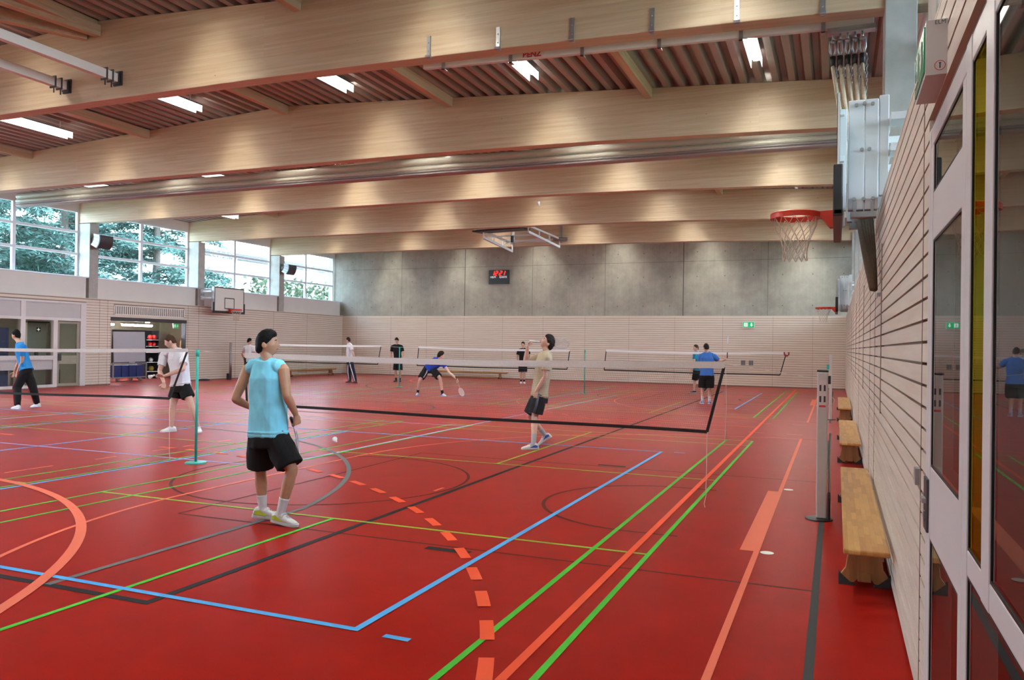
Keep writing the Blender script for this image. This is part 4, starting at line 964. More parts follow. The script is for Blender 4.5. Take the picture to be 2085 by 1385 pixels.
# ------------------------------------------------------------------ outside
GRASS = mat('lawn', (.10, .16, .06), .9, noise_scale=1.2, noise_amt=.4)
struct(MB().box(-90, -40, -.5, -29.6, 70, -.02).build('ground_left', GRASS)); struct(MB().box(5, -40, -.5, 40, 70, -.02).build('ground_right', GRASS))
NEEDLE = mat('cedar_needles', (.075, .165, .14), .7, noise_scale=1.6, noise_amt=.5); BARK = mat('bark', (.12, .10, .085), .9, noise_scale=8, noise_amt=.3, stretch=(4, 4, 1))
BARKL = mat('pale_bark', (.36, .32, .26), .9, noise_scale=8, noise_amt=.3)
HEDGE = mat('hedge_leaves', (.05, .075, .035), .8, noise_scale=2, noise_amt=.5)
rng = random.Random(5)
def cedar(x, y, h, R, label, seed):
    g = random.Random(seed); r = thing('cedar_tree', (x, y, 0), label, 'tree', 'cedar trees outside the left windows')
    t = MB().tube([(x, y, -.1), (x+.1, y, h*.5), (x, y+.1, h)], [.3, .2, .04], 10); f = MB()
    nb = int(h*5)
    for k in range(nb):
        z = 1.0+(h-1.2)*k/nb; L = R*(1-.62*(z/h))*g.uniform(.75, 1.1); a = g.uniform(0, 2*math.pi); dx, dy = math.cos(a), math.sin(a)
        pts = [np.array((x+dx*L*s, y+dy*L*s, z+.35*math.sin(s*2.2)-.75*s*s)) for s in np.linspace(0, 1, 6)]
        t.tube(pts, [.06, .05, .04, .03, .02, .01], 5)
        for q in range(int(100*L/2.2)):
            s = g.uniform(.15, 1.02); i = min(int(s*5), 4); p = pts[i]+(pts[i+1]-pts[i])*(s*5-i)
            w_ = .55*(1.15-s*.6); p = p+np.array((g.uniform(-w_, w_), g.uniform(-w_, w_), g.uniform(-.25, .08)))
            for c in range(3):
                u = np.array((g.gauss(0, 1), g.gauss(0, 1), g.gauss(-.25, .35))); u /= np.linalg.norm(u); v = np.cross(u, (g.gauss(0, 1), g.gauss(0, 1), g.gauss(0, 1))); v /= np.linalg.norm(v)+1e-9
                le = g.uniform(.2, .45); wd = .034
                f.add([p-v*wd, p+u*le*.5-v*wd*1.2, p+u*le, p+u*le*.5+v*wd*1.2], [(0, 1, 2, 3)])
    t.build('trunk', BARK, r); f.build('foliage', NEEDLE, r, fixn=False)
cedar(-36, 11.5, 13, 5.0, 'blue-green cedar seen in the cut-off window at the left edge', 3)
cedar(-36, 17.0, 15, 6.0, 'blue-green cedar filling the window left of the first loudspeaker', 4)
cedar(-38, 22.5, 16, 6.2, 'blue-green cedar behind the first loudspeaker column', 9)
cedar(-36.5, 27.5, 14, 5.8, 'blue-green cedar filling the window right of the first loudspeaker', 12)
cedar(-46, 29, 19, 6.5, 'taller cedar further back between the nearer cedars', 15)
def bare_tree(x, y, h, label, seed):
    g = random.Random(seed); r = thing('bare_tree', (x, y, 0), label, 'tree', 'bare trees outside the left windows'); t = MB()
    def grow(p, d, L, rad, lev):
        q = p+d*L*.5+np.array((g.gauss(0, .05), g.gauss(0, .05), 0))*L; e = q+(d+np.array((g.gauss(0, .12), g.gauss(0, .12), .08)))*L*.5
        t.tube([p, q, e], [rad, rad*.85, rad*.7], 6, cap=False)
        if lev == 0: return
        for k in range(3 if lev > 1 else 4):
            nd = d+np.array((g.gauss(0, .55), g.gauss(0, .55), g.uniform(-.1, .35))); nd /= np.linalg.norm(nd)
            grow(e if k else q, nd, L*g.uniform(.62, .8), rad*.58, lev-1)
    grow(np.array((x, y, -.1)), np.array((0, 0, 1.0)), h*.36, .13, 5); t.build('branches', BARKL, r, fixn=False)
bare_tree(-38.5, 37.0, 8.0, 'leafless pale tree outside the third left window', 2)
bare_tree(-37.5, 47.0, 7.5, 'leafless pale tree outside the last left window', 6)
bare_tree(-44, 55.0, 9, 'leafless tree further back outside the last left window', 8)
f = MB(); g = random.Random(11)
for k in range(14000):
    p = np.array((-33.2+g.uniform(-.6, .6), g.uniform(32, 70), 0)); p[2] = g.uniform(.2, 5.75+.5*noise.noise((p[1]*.8, 0, 0)))
    u = np.array((g.gauss(0, 1), g.gauss(0, 1), g.gauss(.3, 1))); u /= np.linalg.norm(u); v = np.cross(u, (g.gauss(0, 1), g.gauss(0, 1), g.gauss(0, 1))); v /= np.linalg.norm(v)+1e-9
    le = g.uniform(.2, .5); f.add([p-v*.07, p+u*le*.5-v*.1, p+u*le, p+u*le*.5+v*.1], [(0, 1, 2, 3)])
tag(f.build('hedge', HEDGE, fixn=False), 'tall green hedge below the bare trees outside the far left windows', 'hedge', kind='stuff')
r = thing('flat_roofed_building', (-52, 50, 0), 'white flat-roofed building beyond the hedge outside the far left windows', 'building')
MB().box(-60, 28, 0, -50, 70, 9.2).build('walls', WHITE, r); MB().box(-61, 27, 9.2, -49.2, 71, 9.7).build('roof', DARK, r)
for k in range(6): MB().box(-50, 31+6*k, 1.2, -49.95, 34.5+6*k, 3.6).build('window', BLUEC, r)
# a second shuttle lies on the floor and one flies
FEATH = mat('feather_white', (.82, .82, .80), .7, noise_scale=30, noise_amt=.05); CORKM = mat('cork_white', (.75, .73, .68), .5)
def shuttle(label, c, d, s=1.0):
    c = np.array(c, float); d = np.array(d, float); d /= np.linalg.norm(d)
    r = thing('shuttlecock', tuple(c), label, 'shuttlecock', None)
    a = np.cross(d, (0, 0, 1.0)); a = a/np.linalg.norm(a) if np.linalg.norm(a) > .01 else np.array((1., 0, 0)); b = np.cross(d, a)
    MB().tube([c+d*.012*s, c+d*.003*s, c-d*.013*s], [.006*s, .0128*s, .0128*s], 14).build('cork', CORKM, r, smooth=True)
    f = MB()
    for k in range(16):
        t = 2*math.pi*k/16; n = a*math.cos(t)+b*math.sin(t); tn = -a*math.sin(t)+b*math.cos(t)
        p0 = c-d*.013*s+n*.011*s; p1 = c-d*.045*s+n*.021*s; p2 = c-d*.075*s+n*.032*s
        f.add([p0-tn*.001*s, p0+tn*.001*s, p1+tn*.006*s, p2+tn*.0065*s, p2-tn*.0065*s, p1-tn*.006*s], [(0, 1, 2, 3, 4, 5)])
    f.build('feathers', FEATH, r, fixn=False)
shuttle('white shuttlecock lying on the red floor near the centre circle', (-6.33, 2.79, .033), (.72, -.6, -.32), 1.35)
shuttle('white shuttlecock flying high before the pale timber beams', (-5.45, 10.0, 5.15), (.35, -.1, -.9), 1.4)
# ------------------------------------------------------------------ people
def skin_mat(name, c):
    m = mat(name, c, .5, spec=.35, noise_scale=25, noise_amt=.08)
    b = m.node_tree.nodes['Principled BSDF']; b.inputs['Subsurface Weight'].default_value = .08; b.inputs['Subsurface Radius'].default_value = (.02, .008, .004); return m
SKIN_P = skin_mat('skin_fair', (.68, .42, .32)); SKIN_T = skin_mat('skin_tan', (.50, .275, .165)); SKIN_M = skin_mat('skin_medium', (.60, .35, .24))
HAIR_B = mat('hair_black', (.006, .0055, .0055), .6, spec=.12, noise_scale=80, noise_amt=.3, bump=.25, bump_scale=90)
HAIR_D = mat('hair_dark_brown', (.016, .010, .007), .6, spec=.15, noise_scale=60, noise_amt=.4, bump=.25, bump_scale=80)
HAIR_R = mat('hair_brown', (.060, .027, .013), .6, spec=.15, noise_scale=60, noise_amt=.4, bump=.25, bump_scale=80)
EYEW = mat('eye_white', (.36, .33, .31), .4); IRIS = mat('iris_dark', (.02, .013, .01), .3); LIP = mat('lip', (.42, .15, .12), .5)
def cloth(name, c, amt=.06): return mat(name, c, .85, spec=.2, noise_scale=9, noise_amt=amt, bump=.25, bump_scale=260)
C_AQUA = cloth('shirt_aqua', (.24, .74, .93)); C_BEIGE = cloth('shirt_beige', (.50, .42, .29)); C_WHITE = cloth('shirt_white', (.74, .73, .77), .03); C_BLUE = cloth('shirt_blue', (.025, .25, .62))
C_ROYAL = cloth('shirt_royal_blue', (.02, .07, .50)); C_MID = cloth('shirt_mid_blue', (.05, .17, .52)); C_CYAN = cloth('shirt_cyan', (.02, .28, .46)); C_BLACK = cloth('fabric_black', (.009, .009, .010)); C_NAVY = cloth('fabric_navy', (.014, .018, .040)); C_GREY = cloth('fabric_charcoal', (.022, .024, .028))
C_STRIPE = cloth('stripe_white', (.7, .7, .72)); C_RED = cloth('stripe_red', (.45, .03, .03)); C_SOCK = cloth('sock_white', (.72, .72, .74)); C_SOCKB = cloth('sock_dark', (.02, .02, .025)); C_SOCKG = cloth('sock_grey', (.42, .44, .46)); C_STEEL = cloth('stripe_slate', (.10, .13, .17))
S_WHITE = mat('shoe_white', (.72, .73, .74), .4, noise_scale=20, noise_amt=.06); S_BLUE = mat('shoe_blue', (.03, .10, .50), .4); S_BLACK = mat('shoe_black', (.012, .012, .014), .45); S_RED = mat('shoe_dark_red', (.10, .018, .018), .5); S_LIME = mat('shoe_lime', (.50, .58, .04), .4); S_SOLE = mat('shoe_sole', (.62, .63, .63), .5); S_LB = mat('shoe_light_blue', (.28, .42, .72), .4)

V = lambda p: np.array(p, float)
def nrm(a): return a/(np.linalg.norm(a)+1e-12)
def remesh(mb, vox, name, smooth_it=2, wrinkle=0.0, wscale=7.0, seed=0.0):
    """union of overlapping closed shapes as ONE continuous skin"""
    me = mb.mesh(name); o = bpy.data.objects.new('tmp', me); COL.objects.link(o)
    md = o.modifiers.new('r', 'REMESH'); md.mode = 'VOXEL'; md.voxel_size = vox; md.use_smooth_shade = True
    sm = o.modifiers.new('s', 'SMOOTH'); sm.factor = .5; sm.iterations = smooth_it
    bpy.context.view_layer.update(); dg = bpy.context.evaluated_depsgraph_get()
    out_ = bpy.data.meshes.new_from_object(o.evaluated_get(dg)); bpy.data.objects.remove(o); bpy.data.meshes.remove(me); out_.name = name
    if wrinkle:
        n = len(out_.vertices); co = np.empty(n*3); nr = np.empty(n*3); out_.vertices.foreach_get('co', co); out_.vertices.foreach_get('normal', nr)
        co = co.reshape(-1, 3); nr = nr.reshape(-1, 3); d = np.empty(n)
        for i in range(n):
            x, y, z = co[i]; q = noise.noise((x*wscale+seed, y*wscale, z*wscale*.45)); q2 = noise.noise((x*wscale*2.3, y*wscale*2.3+seed, z*wscale*1.2))
            d[i] = (1-abs(q)*2.6)*.7+q2*.5
        co = co+nr*(d*wrinkle)[:, None]; out_.vertices.foreach_set('co', co.ravel())
    out_.polygons.foreach_set('use_smooth', [True]*len(out_.polygons)); out_.update(); return out_
def place(me, name, m, parent):
    off = Vector((0, 0, 0)); p = parent
    while p is not None: off += p.location; p = p.parent
    me.transform(Matrix.Translation(-off)); me.materials.clear(); me.materials.append(m)
    o = bpy.data.objects.new(name, me); COL.objects.link(o); o.parent = parent; return o
def ell(c, ax, ay, a, b, n=20, p=2.3):
    out_ = []
    for k in range(n):
        t = 2*math.pi*k/n; cs, sn = math.cos(t), math.sin(t)
        out_.append(c+ax*a*math.copysign(abs(cs)**(2/p), cs)+ay*b*math.copysign(abs(sn)**(2/p), sn))
    return out_
def head_frame(fwd, up):
    f = nrm(V(fwd)); u = nrm(V(up)-f*np.dot(V(up), f)); r = np.cross(f, u); return r, f, u
def head_radius(d):
    x, y, z = d
    jaw = max(0, -z-.05); back = max(0, -y)
    rx = .0745*(1-.30*jaw**1.2); ry = .094*(1-.10*jaw); rzz = .118
    p = np.array([x*rx, y*ry, z*rzz])
    if z < -.1: p[1] += .012*min(1, (-z-.1)*1.4)-(.055*back*min(1, (-z-.1)*1.3))
    g = lambda cx, cz, sx, sz: math.exp(-((x-cx)/sx)**2-((z-cz)/sz)**2)
    if y > 0:
        p[1] += .024*g(0, -.20, .11, .12)*y+.009*g(0, .02, .10, .20)*y                   # nose and bridge
        p[1] -= .009*(g(.40, .07, .17, .11)+g(-.40, .07, .17, .11))*y                    # eye sockets
        p[1] += .005*(g(.38, .24, .25, .08)+g(-.38, .24, .25, .08))*y                    # brow
        p[1] += .007*g(0, -.47, .22, .07)*y+.008*g(0, -.75, .25, .12)*y-.004*g(0, -.60, .3, .05)*y   # lips, chin
        p[0] += math.copysign(.004, x)*(g(.75, -.15, .2, .2)+g(-.75, -.15, .2, .2))
    return p
def head_mesh(mb, c, fr, n=44, m=34):
    r, f, u = fr; rings = []
    for i in range(1, m):
        t = math.pi*i/m; ring = []
        for k in range(n):
            a = 2*math.pi*k/n; q = head_radius((math.sin(t)*math.cos(a), math.sin(t)*math.sin(a), -math.cos(t))); ring.append(c+r*q[0]+f*q[1]+u*q[2])
        rings.append(ring)
    mb.loft(rings)
    for s in (-1, 1):
        e = c+r*s*.077-f*.012-u*.012
        mb.loft([ell(e+r*s*o_+f*-.006*j, f+r*s*.3, u, .019*q, .031*q, 10, 2) for j, (o_, q) in enumerate(((-.014, .6), (.0, 1.0), (.010, .95), (.014, .6)))])
def hair_mesh(c, fr, style, seed):
    """shell over the scalp with a hairline; style: dict(top, side, back, curl, low)"""
    r, f, u = fr; n, m = 72, 48; mb = MB(); idx = {}
    def zline(a):       # a = 0 front .. pi back
        pts = [(0, style.get('front', .56)), (.75, style.get('front', .56)-.06), (1.05, .36), (1.35, .10), (1.55, -.02), (1.8, -.12), (2.2, style.get('low', -.42)), (math.pi, style.get('low', -.42)-.12)]
        for (a0, z0), (a1, z1) in zip(pts, pts[1:]):
            if a0 <= a <= a1: return z0+(z1-z0)*(a-a0)/(a1-a0)
        return -.5
    def P(i, k, outer):
        t = math.pi*i/m; a = 2*math.pi*k/n; d = (math.sin(t)*math.cos(a), math.sin(t)*math.sin(a), -math.cos(t))
        q = head_radius(d); base = c+r*q[0]+f*q[1]+u*q[2]
        if not outer: return c+(base-c)*.95
        az = abs(math.atan2(d[0], d[1])); zl = zline(az); e = min(1, max(0, (d[2]-zl)/.16))
        th = style['side']+(style['top']-style['side'])*max(0, d[2])**1.3+(style.get('back', style['side'])-style['side'])*max(0, -d[1])*max(0, 1-abs(d[2]))
        if style.get('quiff') and d[1] > 0: th += style['quiff']*d[1]*max(0, d[2])
        k1 = style.get('curl', 1.0)
        th += k1*(.006*noise.noise((d[0]*7+seed, d[1]*7, d[2]*7))+.004*noise.noise((d[0]*17, d[1]*17+seed, d[2]*17)))
        return base+nrm(base-c)*(max(.002, th)*(.25+.75*math.sqrt(e)))
    ins = np.zeros((m+1, n), bool)
    for i in range(1, m):
        for k in range(n):
            t = math.pi*(i+.5)/m; a = 2*math.pi*(k+.5)/n; d = (math.sin(t)*math.cos(a), math.sin(t)*math.sin(a), -math.cos(t)); ins[i, k] = d[2] > zline(abs(math.atan2(d[0], d[1])))
    ins[m-1, :] = False
    def vid(i, k, o):
        key = (i, k % n, o)
        if key not in idx: idx[key] = len(mb.v); mb.v.append(tuple(P(i, k % n, o)))
        return idx[key]
    for i in range(1, m-1):
        for k in range(n):
            if not ins[i, k]: continue
            q = [(i, k), (i, k+1), (i+1, k+1), (i+1, k)]
            mb.f.append(tuple(vid(a, b, True) for a, b in q)); mb.f.append(tuple(vid(a, b, False) for a, b in reversed(q)))
            for (di, dk), (a, b) in {(-1, 0): (q[0], q[1]), (1, 0): (q[2], q[3]), (0, 1): (q[1], q[2]), (0, -1): (q[3], q[0])}.items():
                if i+di < m-1 and not ins[i+di, (k+dk) % n]: mb.f.append((vid(*a, True), vid(*a, False), vid(*b, False), vid(*b, True)))
    top = [vid(m-1, k, True) for k in range(n)]; mb.f.append(tuple(top))
    topi = [vid(m-1, k, False) for k in range(n)]; mb.f.append(tuple(reversed(topi)))
    return mb
def hand(mb, w, d, pn, side, curl=.35, s=1.0, spread=.0225):
    """palm and five fingers; d = pointing direction, pn = palm normal, side = direction of the thumb"""
    d = nrm(V(d)); pn = nrm(V(pn)-d*np.dot(V(pn), d)); sd = nrm(V(side)-d*np.dot(V(side), d)-pn*np.dot(V(side), pn))
    w = V(w)
    mb.loft([ell(w+d*q*s, sd, pn, a*s, b*s, 14, 2.6) for q, a, b in ((-.02, .022, .018), (.01, .028, .018), (.04, .040, .017), (.075, .043, .0155), (.092, .040, .012))])
    for k, (L, o) in enumerate(((.070, 1.5), (.080, .5), (.075, -.5), (.058, -1.5))):
        p = w+d*.082*s+sd*o*spread*s; pts = [p]; ang = .12*curl; dd = d+sd*o*.045
        for j, q in enumerate((.45, .31, .24)):
            ang += curl*(.75 if j == 0 else .95); v = nrm(dd)*math.cos(ang)+pn*math.sin(ang); p = p+v*L*q*s; pts.append(p)
        mb.tube(pts, [.0095*s, .0088*s, .0080*s, .0070*s], 8, round_ends=True)
    p = w+d*.02*s+sd*.028*s; pts = [w+d*.008*s+sd*.014*s, p]
    for j, q in enumerate((.038, .034, .028)):
        v = nrm(d*.75+sd*(.75-.25*j)+pn*(.25+.35*curl*(j+1))); p = p+v*q*s; pts.append(p)
    mb.tube(pts, [.014*s, .013*s, .011*s, .0095*s, .008*s], 8, round_ends=True)
def lerp(a, b, t): return V(a)*(1-t)+V(b)*t
def chain(pts_r, sub=4):
    """smooth list of (point, radius) through key stations"""
    P = [V(p) for p, _ in pts_r]; R = [np.atleast_1d(r).astype(float)*np.ones(2) for _, r in pts_r]; op, orr = [], []
    for i in range(len(P)-1):
        for j in range(sub):
            t = j/sub; p0 = P[max(i-1, 0)]; p1 = P[i]; p2 = P[i+1]; p3 = P[min(i+2, len(P)-1)]
            op.append(lerp(p1, p2, t)*.6+.4*(.5*((2*p1)+(-p0+p2)*t+(2*p0-5*p1+4*p2-p3)*t*t+(-p0+3*p1-3*p2+p3)*t**3)))
            orr.append(list(R[i]*(1-t)+R[i+1]*t))
    op.append(P[-1]); orr.append(list(R[-1])); return op, orr
def person(label, J, front, face, look, group=None):
    J = {k: V(v) for k, v in J.items()}; L = look; front = nrm(V(front)); vox = L.get('vox', .0065); bulk = L.get('bulk', 1.0)
    hm = (J['HL']+J['HR'])/2; sm_ = (J['SL']+J['SR'])/2
    # feet: ground the soles
    feet = {}
    hx = nrm(J['HR']-J['HL'])
    J['HL'] = hm-hx*.088*bulk; J['HR'] = hm+hx*.088*bulk
    for s in 'LR':
        A, T = J['A'+s], J['T'+s]; flat = V((T[0]-A[0], T[1]-A[1], 0)); h = np.linalg.norm(flat)
        if h < .05: flat = front*.16; flat[2] = 0
        dxy = nrm(flat); zed = L.get('lift'+s, 0.0); pit = L.get('pitch'+s, 0.0)
        cs, sn = math.cos(pit), math.sin(pit); fd = dxy*cs-V((0, 0, 1))*sn; u_ = V((0, 0, 1))*cs+dxy*sn; l_ = np.cross(u_, fd)
        base = A-u_*.085; low = min((base-fd*.07)[2], (base+fd*.185)[2]); base = base+V((0, 0, -low+zed))
        J['A'+s] = base+u_*.085
        feet[s] = (base, fd, u_, l_)
    root = thing('person', (hm[0], hm[1], 0), label, 'person', group)
    b = MB()
    w0, w1 = nrm(J['HR']-J['HL']), nrm(J['SR']-J['SL'])
    spine = [hm-nrm(J['N']-hm)*.10, hm, lerp(hm, J['N'], .22), lerp(hm, J['N'], .42), lerp(hm, J['N'], .62), lerp(hm, J['N'], .78), lerp(hm, J['N'], .90), J['N']]
    bow = L.get('bow', 0.0)
    for i, t in enumerate((0, 0, .5, .9, 1, .8, .4, 0)): spine[i] = spine[i]-front*bow*t
    dims = [(.10, .085), (.158, .108), (.145, .100), (.136, .095), (.152, .108), (.160, .108), (.125, .085), (.060, .062)]
    def torso(mb, off, i0=0, i1=8, scale=1.0, top=None, dims_=None):
        rings = []
        for i in range(i0, i1):
            t = i/7; w = nrm(w0*(1-t)+w1*t); ax = nrm((spine[min(i+1, 7)]-spine[max(i-1, 0)])); w = nrm(w-ax*np.dot(w, ax)); dp = np.cross(ax, w)
            a, c = (dims_ or dims)[i]; rings.append(ell(spine[i], w, dp, (a*bulk+off)*scale, (c*bulk+off)*scale, 28, 2.4))
        # finer sections
        fine = []
        for i in range(len(rings)-1):
            for j in range(3): fine.append([lerp(p, q, j/3) for p, q in zip(rings[i], rings[i+1])])
        fine.append(rings[-1]); mb.loft(fine); return rings
    torso(b, 0)
    # neck and head
    fr = head_frame(face, L.get('hup', (0, 0, 1))); H = J['H']; hs = L.get('head', 1.0)
    nb = H-fr[2]*.075-fr[1]*.022
    p, r_ = chain([(J['N']-nrm(nb-J['N'])*.04, .07), (J['N'], .061), (lerp(J['N'], nb, .5), .053), (nb, .052), (H-fr[2]*.02, .05)]); b.tube(p, r_, 16)
    head_mesh(b, H, fr)
    for s in 'LR':
        S, E, W, Hp, K, A = (J[k+s] for k in 'SEWHKA')
        S2 = S
        p, r_ = chain([(lerp(J['N'], S, .25), .052), (lerp(J['N'], S, .7)+V((0, 0, -.005)), .056)], 3); b.tube(p, r_, 14, round_ends=True)
        p, r_ = chain([(S, .058*bulk), (lerp(S, E, .3), .053*bulk), (lerp(S, E, .7), .045*bulk), (E, .039), (lerp(E, W, .25), .0425), (lerp(E, W, .6), .036), (W, .0265)]); b.tube(p, r_, 14, round_ends=True)
        hd = L.get('hand'+s, {}); d = V(hd.get('d', W-E)); hand(b, W+nrm(d)*.012, d, hd.get('pn', -front+V((0, 0, .001))), hd.get('side', front), hd.get('curl', .4), L.get('hs', 1.0))
        Hq = Hp+V((0, 0, .02))
        p, r_ = chain([(Hq, .098*bulk), (lerp(Hp, K, .3), .085*bulk), (lerp(Hp, K, .7), .067*bulk), (K, .054), (lerp(K, A, .14), .053), (lerp(K, A, .32), .057), (lerp(K, A, .6), .046), (lerp(K, A, .88), .036), (A, .037)]); 
        b.tube(p, r_, 16, round_ends=True)
        base, fd, u_, l_ = feet[s]
        b.tube([A-u_*.01, base+fd*.03+u_*.055, base+fd*.09+u_*.035, base+fd*.13+u_*.03], [.036, .032, .022, .016], 10, round_ends=True)
    place(remesh(b, vox, 'body', 2), 'body', L['skin'], root)
    # face
    if L.get('face', True):
        r, f, u = fr
        for s in (-1, 1):
            e = H+r*s*.030+f*.0715+u*.008
            eye = MB().ball(e, .0135, .0135, .0105, n=12, m=8).build('eye', EYEW, root, smooth=True)
            MB().ball(e+f*.0088, .0066, n=10, m=6).build('iris', IRIS, eye, smooth=True)
            MB().tube([H+r*s*.014+f*.0865+u*.026, H+r*s*.030+f*.0855+u*.032, H+r*s*.047+f*.073+u*.027], [.0035, .0045, .003], 6).build('eyebrow', L['hairm'], root)
        MB().tube([H-r*.021+f*.083-u*.055, H+f*.0945-u*.0535, H+r*.021+f*.083-u*.055], [.003, .0062, .003], 8).build('mouth', LIP, root, smooth=True)
    hb = hair_mesh(H, fr, L['hair'], L.get('seed', 1.0)); hb.build('hair', L['hairm'], root, smooth=True)
    # shirt
    off = L.get('loose', .022); c = MB(); hem = L.get('hem', -.02)     # hem: metres below the hip joint (+) along the spine
    ax = nrm(J['N']-hm); sd = [(.10, .085), (.158, .112), (.150, .108), (.146, .104), (.156, .112), (.162, .110), (.128, .086), (.072, .070)]
    sp0 = spine[0].copy(); spine[0] = hm-ax*hem
    sd[0] = (.182, .135); sd[1] = (.166, .120)
    sp7 = spine[7].copy(); spine[7] = J['N']+ax*.012; torso(c, off, 0, 8, 1.0, None, sd); spine[0] = sp0; spine[7] = sp7
    for s in 'LR':
        S, E = J['S'+s], J['E'+s]; sl = L.get('sleeve', .55)
        p, r_ = chain([(lerp(J['N'], S, .2), .062), (lerp(J['N'], S, .75), .073)], 3); c.tube(p, r_, 14, round_ends=True)
        if sl > 0:
            p, r_ = chain([(lerp(J['N'], S, .9), .074*bulk), (S, .077*bulk), (lerp(S, E, sl*.5), .073*bulk), (lerp(S, E, sl), .070*bulk), (lerp(S, E, sl+.02), .069*bulk)]); c.tube(p, r_, 16)
    place(remesh(c, L.get('cvox', .008), 'shirt', 2, L.get('wrinkle', .007), 8, L.get('seed', 1)), L.get('shirt_name', 't_shirt'), L['shirt'], root)
    # lower garment
    c = MB(); q0 = hm+ax*.13; long_ = L.get('long', False); lo = L.get('sloose', .02)
    w = w0; dp = nrm(np.cross(ax, w)); up = [(q0, .128, .088), (hm+ax*.06, .142, .100), (hm+ax*.025, .155, .110), (hm-V((0, 0, .01)), .168, .120), (hm-V((0, 0, .05)), .172, .122), (hm-V((0, 0, .10)), .168, .116)]
    c.loft([ell(p_, w, dp, a*bulk+lo*.6, d_*bulk+lo*.6, 26, 2.4) for p_, a, d_ in up])
    for s in 'LR':
        Hp, K, A = J['H'+s], J['K'+s], J['A'+s]
        if long_: st = [(Hp+V((0, 0, .03)), .088+lo*.5), (lerp(Hp, K, .15), .100+lo*.5), (lerp(Hp, K, .5), .092+lo*.5), (K, .078+lo*.4), (lerp(K, A, .4), .073+lo*.3), (lerp(K, A, .85), .062+lo*.2), (lerp(K, A, 1.0), .058)]
        else:
            sh = L.get('short', .78); st = [(Hp+V((0, 0, .03)), .088+lo*.5), (lerp(Hp, K, .2), .102+lo*.5), (lerp(Hp, K, sh*.6), .099+lo*.7), (lerp(Hp, K, sh), .094+lo*.8), (lerp(Hp, K, sh+.02), .094+lo*.8)]
        p, r_ = chain([(a, r0*bulk) for a, r0 in st]); c.tube(p, r_, 20)
    g = place(remesh(c, L.get('cvox', .008), 'shorts', 2, L.get('wrinkle', .007)*.9, 7, L.get('seed', 1)+9), 'trousers' if long_ else 'shorts', L['pants'], root)
    if L.get('stripe'):
        for s in 'LR':
            Hp, K, A = J['H'+s], J['K'+s], J['A'+s]; o_ = (J['H'+s]-hm); o_[2] = 0; o_ = nrm(o_)
            if L.get('stripe_dir'): o_ = nrm(V(L['stripe_dir']))
            if long_: st = [(Hp+V((0, 0, .05)), .106), (lerp(Hp, K, .5), .104), (K, .088), (lerp(K, A, .5), .078), (lerp(K, A, .97), .064)]
            else: st = [(Hp+V((0, 0, .05)), .106), (lerp(Hp, K, sh*.5), .112), (lerp(Hp, K, sh*.98), .110)]
            k = MB().tube([p_+o_*(r0*bulk+lo*.15) for p_, r0 in st], [(L.get('sw', .022), .010)]*len(st), 10, up=np.cross(o_, (0, 0, 1)))
            k.build('side_stripe', L['stripe'], g, smooth=True)
    # socks and shoes
    for s in 'LR':
        K, A = J['K'+s], J['A'+s]; base, fd, u_, l_ = feet[s]
        if L.get('sock') is not None:
            hgt = L.get('sockh', .16); p, r_ = chain([(base+fd*.05+u_*.06, .040), (A-u_*.015, .0435), (lerp(A, K, .05), .0405), (lerp(A, K, hgt), .044), (lerp(A, K, hgt*1.5), .0475)], 3)
            MB().tube(p, r_, 16, round_ends=False).build('sock', L['sock'], root, smooth=True)
        S = lambda x, y, z: base+fd*x+l_*y+u_*z
        def shoe_ring(x, hw, z0, z1, k=14):
            pts = []
            for j in range(k):
                t = 2*math.pi*j/k; yy = hw*math.copysign(abs(math.cos(t))**.7, math.cos(t)); zz = math.sin(t); pts.append(S(x, yy*(1-.25*max(0, zz)), z0+(z1-z0)*(.5+.5*math.copysign(abs(zz)**.7, zz))))
            return pts
        up_ = [(-.082, .022, .02, .055), (-.072, .033, .012, .085), (-.04, .038, .012, .105), (0, .040, .012, .108), (.035, .041, .012, .098), (.075, .045, .012, .078), (.115, .049, .012, .062), (.15, .045, .012, .052), (.18, .033, .012, .042), (.198, .015, .016, .032)]
        sh_ = MB().loft([shoe_ring(*q) for q in up_]).build('shoe', L['shoe'], root, smooth=True)
        MB().loft([[S(x, hw*1.06*y, z) for y, z in ((-1, .0), (1, .0), (1.04, .012), (1.0, .026), (-1.0, .026), (-1.04, .012))] for x, hw in ((-.088, .018), (-.078, .032), (-.04, .040), (.03, .040), (.075, .047), (.115, .051), (.155, .047), (.187, .034), (.206, .014))]).build('sole', L.get('sole', S_SOLE), sh_)
        if L.get('accent') is not None:
            m = MB()
            for sg in (-1, 1):
                m.loft([[S(x, sg*(hw), z0), S(x, sg*(hw+.003), z0), S(x, sg*(hw+.002), z1), S(x, sg*(hw-.004), z1)] for x, hw, z0, z1 in ((-.07, .034, .03, .06), (-.03, .040, .03, .075), (.02, .0425, .03, .05), (.05, .044, .03, .04))])
            m.build('shoe_accent', L['accent'], sh_)
        lc = MB()
        for q in range(4): lc.bar(S(.035+.02*q, -.02, .1-.0095*q), S(.042+.02*q, .02, .098-.0095*q), .006, .004, u_)
        lc.build('laces', L.get('lace', S_SOLE), sh_)
    return root
RFRAME = mat('racket_frame', (.55, .56, .60), .3, .3); RGRIP = mat('racket_grip', (.015, .015, .016), .7); RSTR = mat('racket_string', (.80, .80, .82), .5)
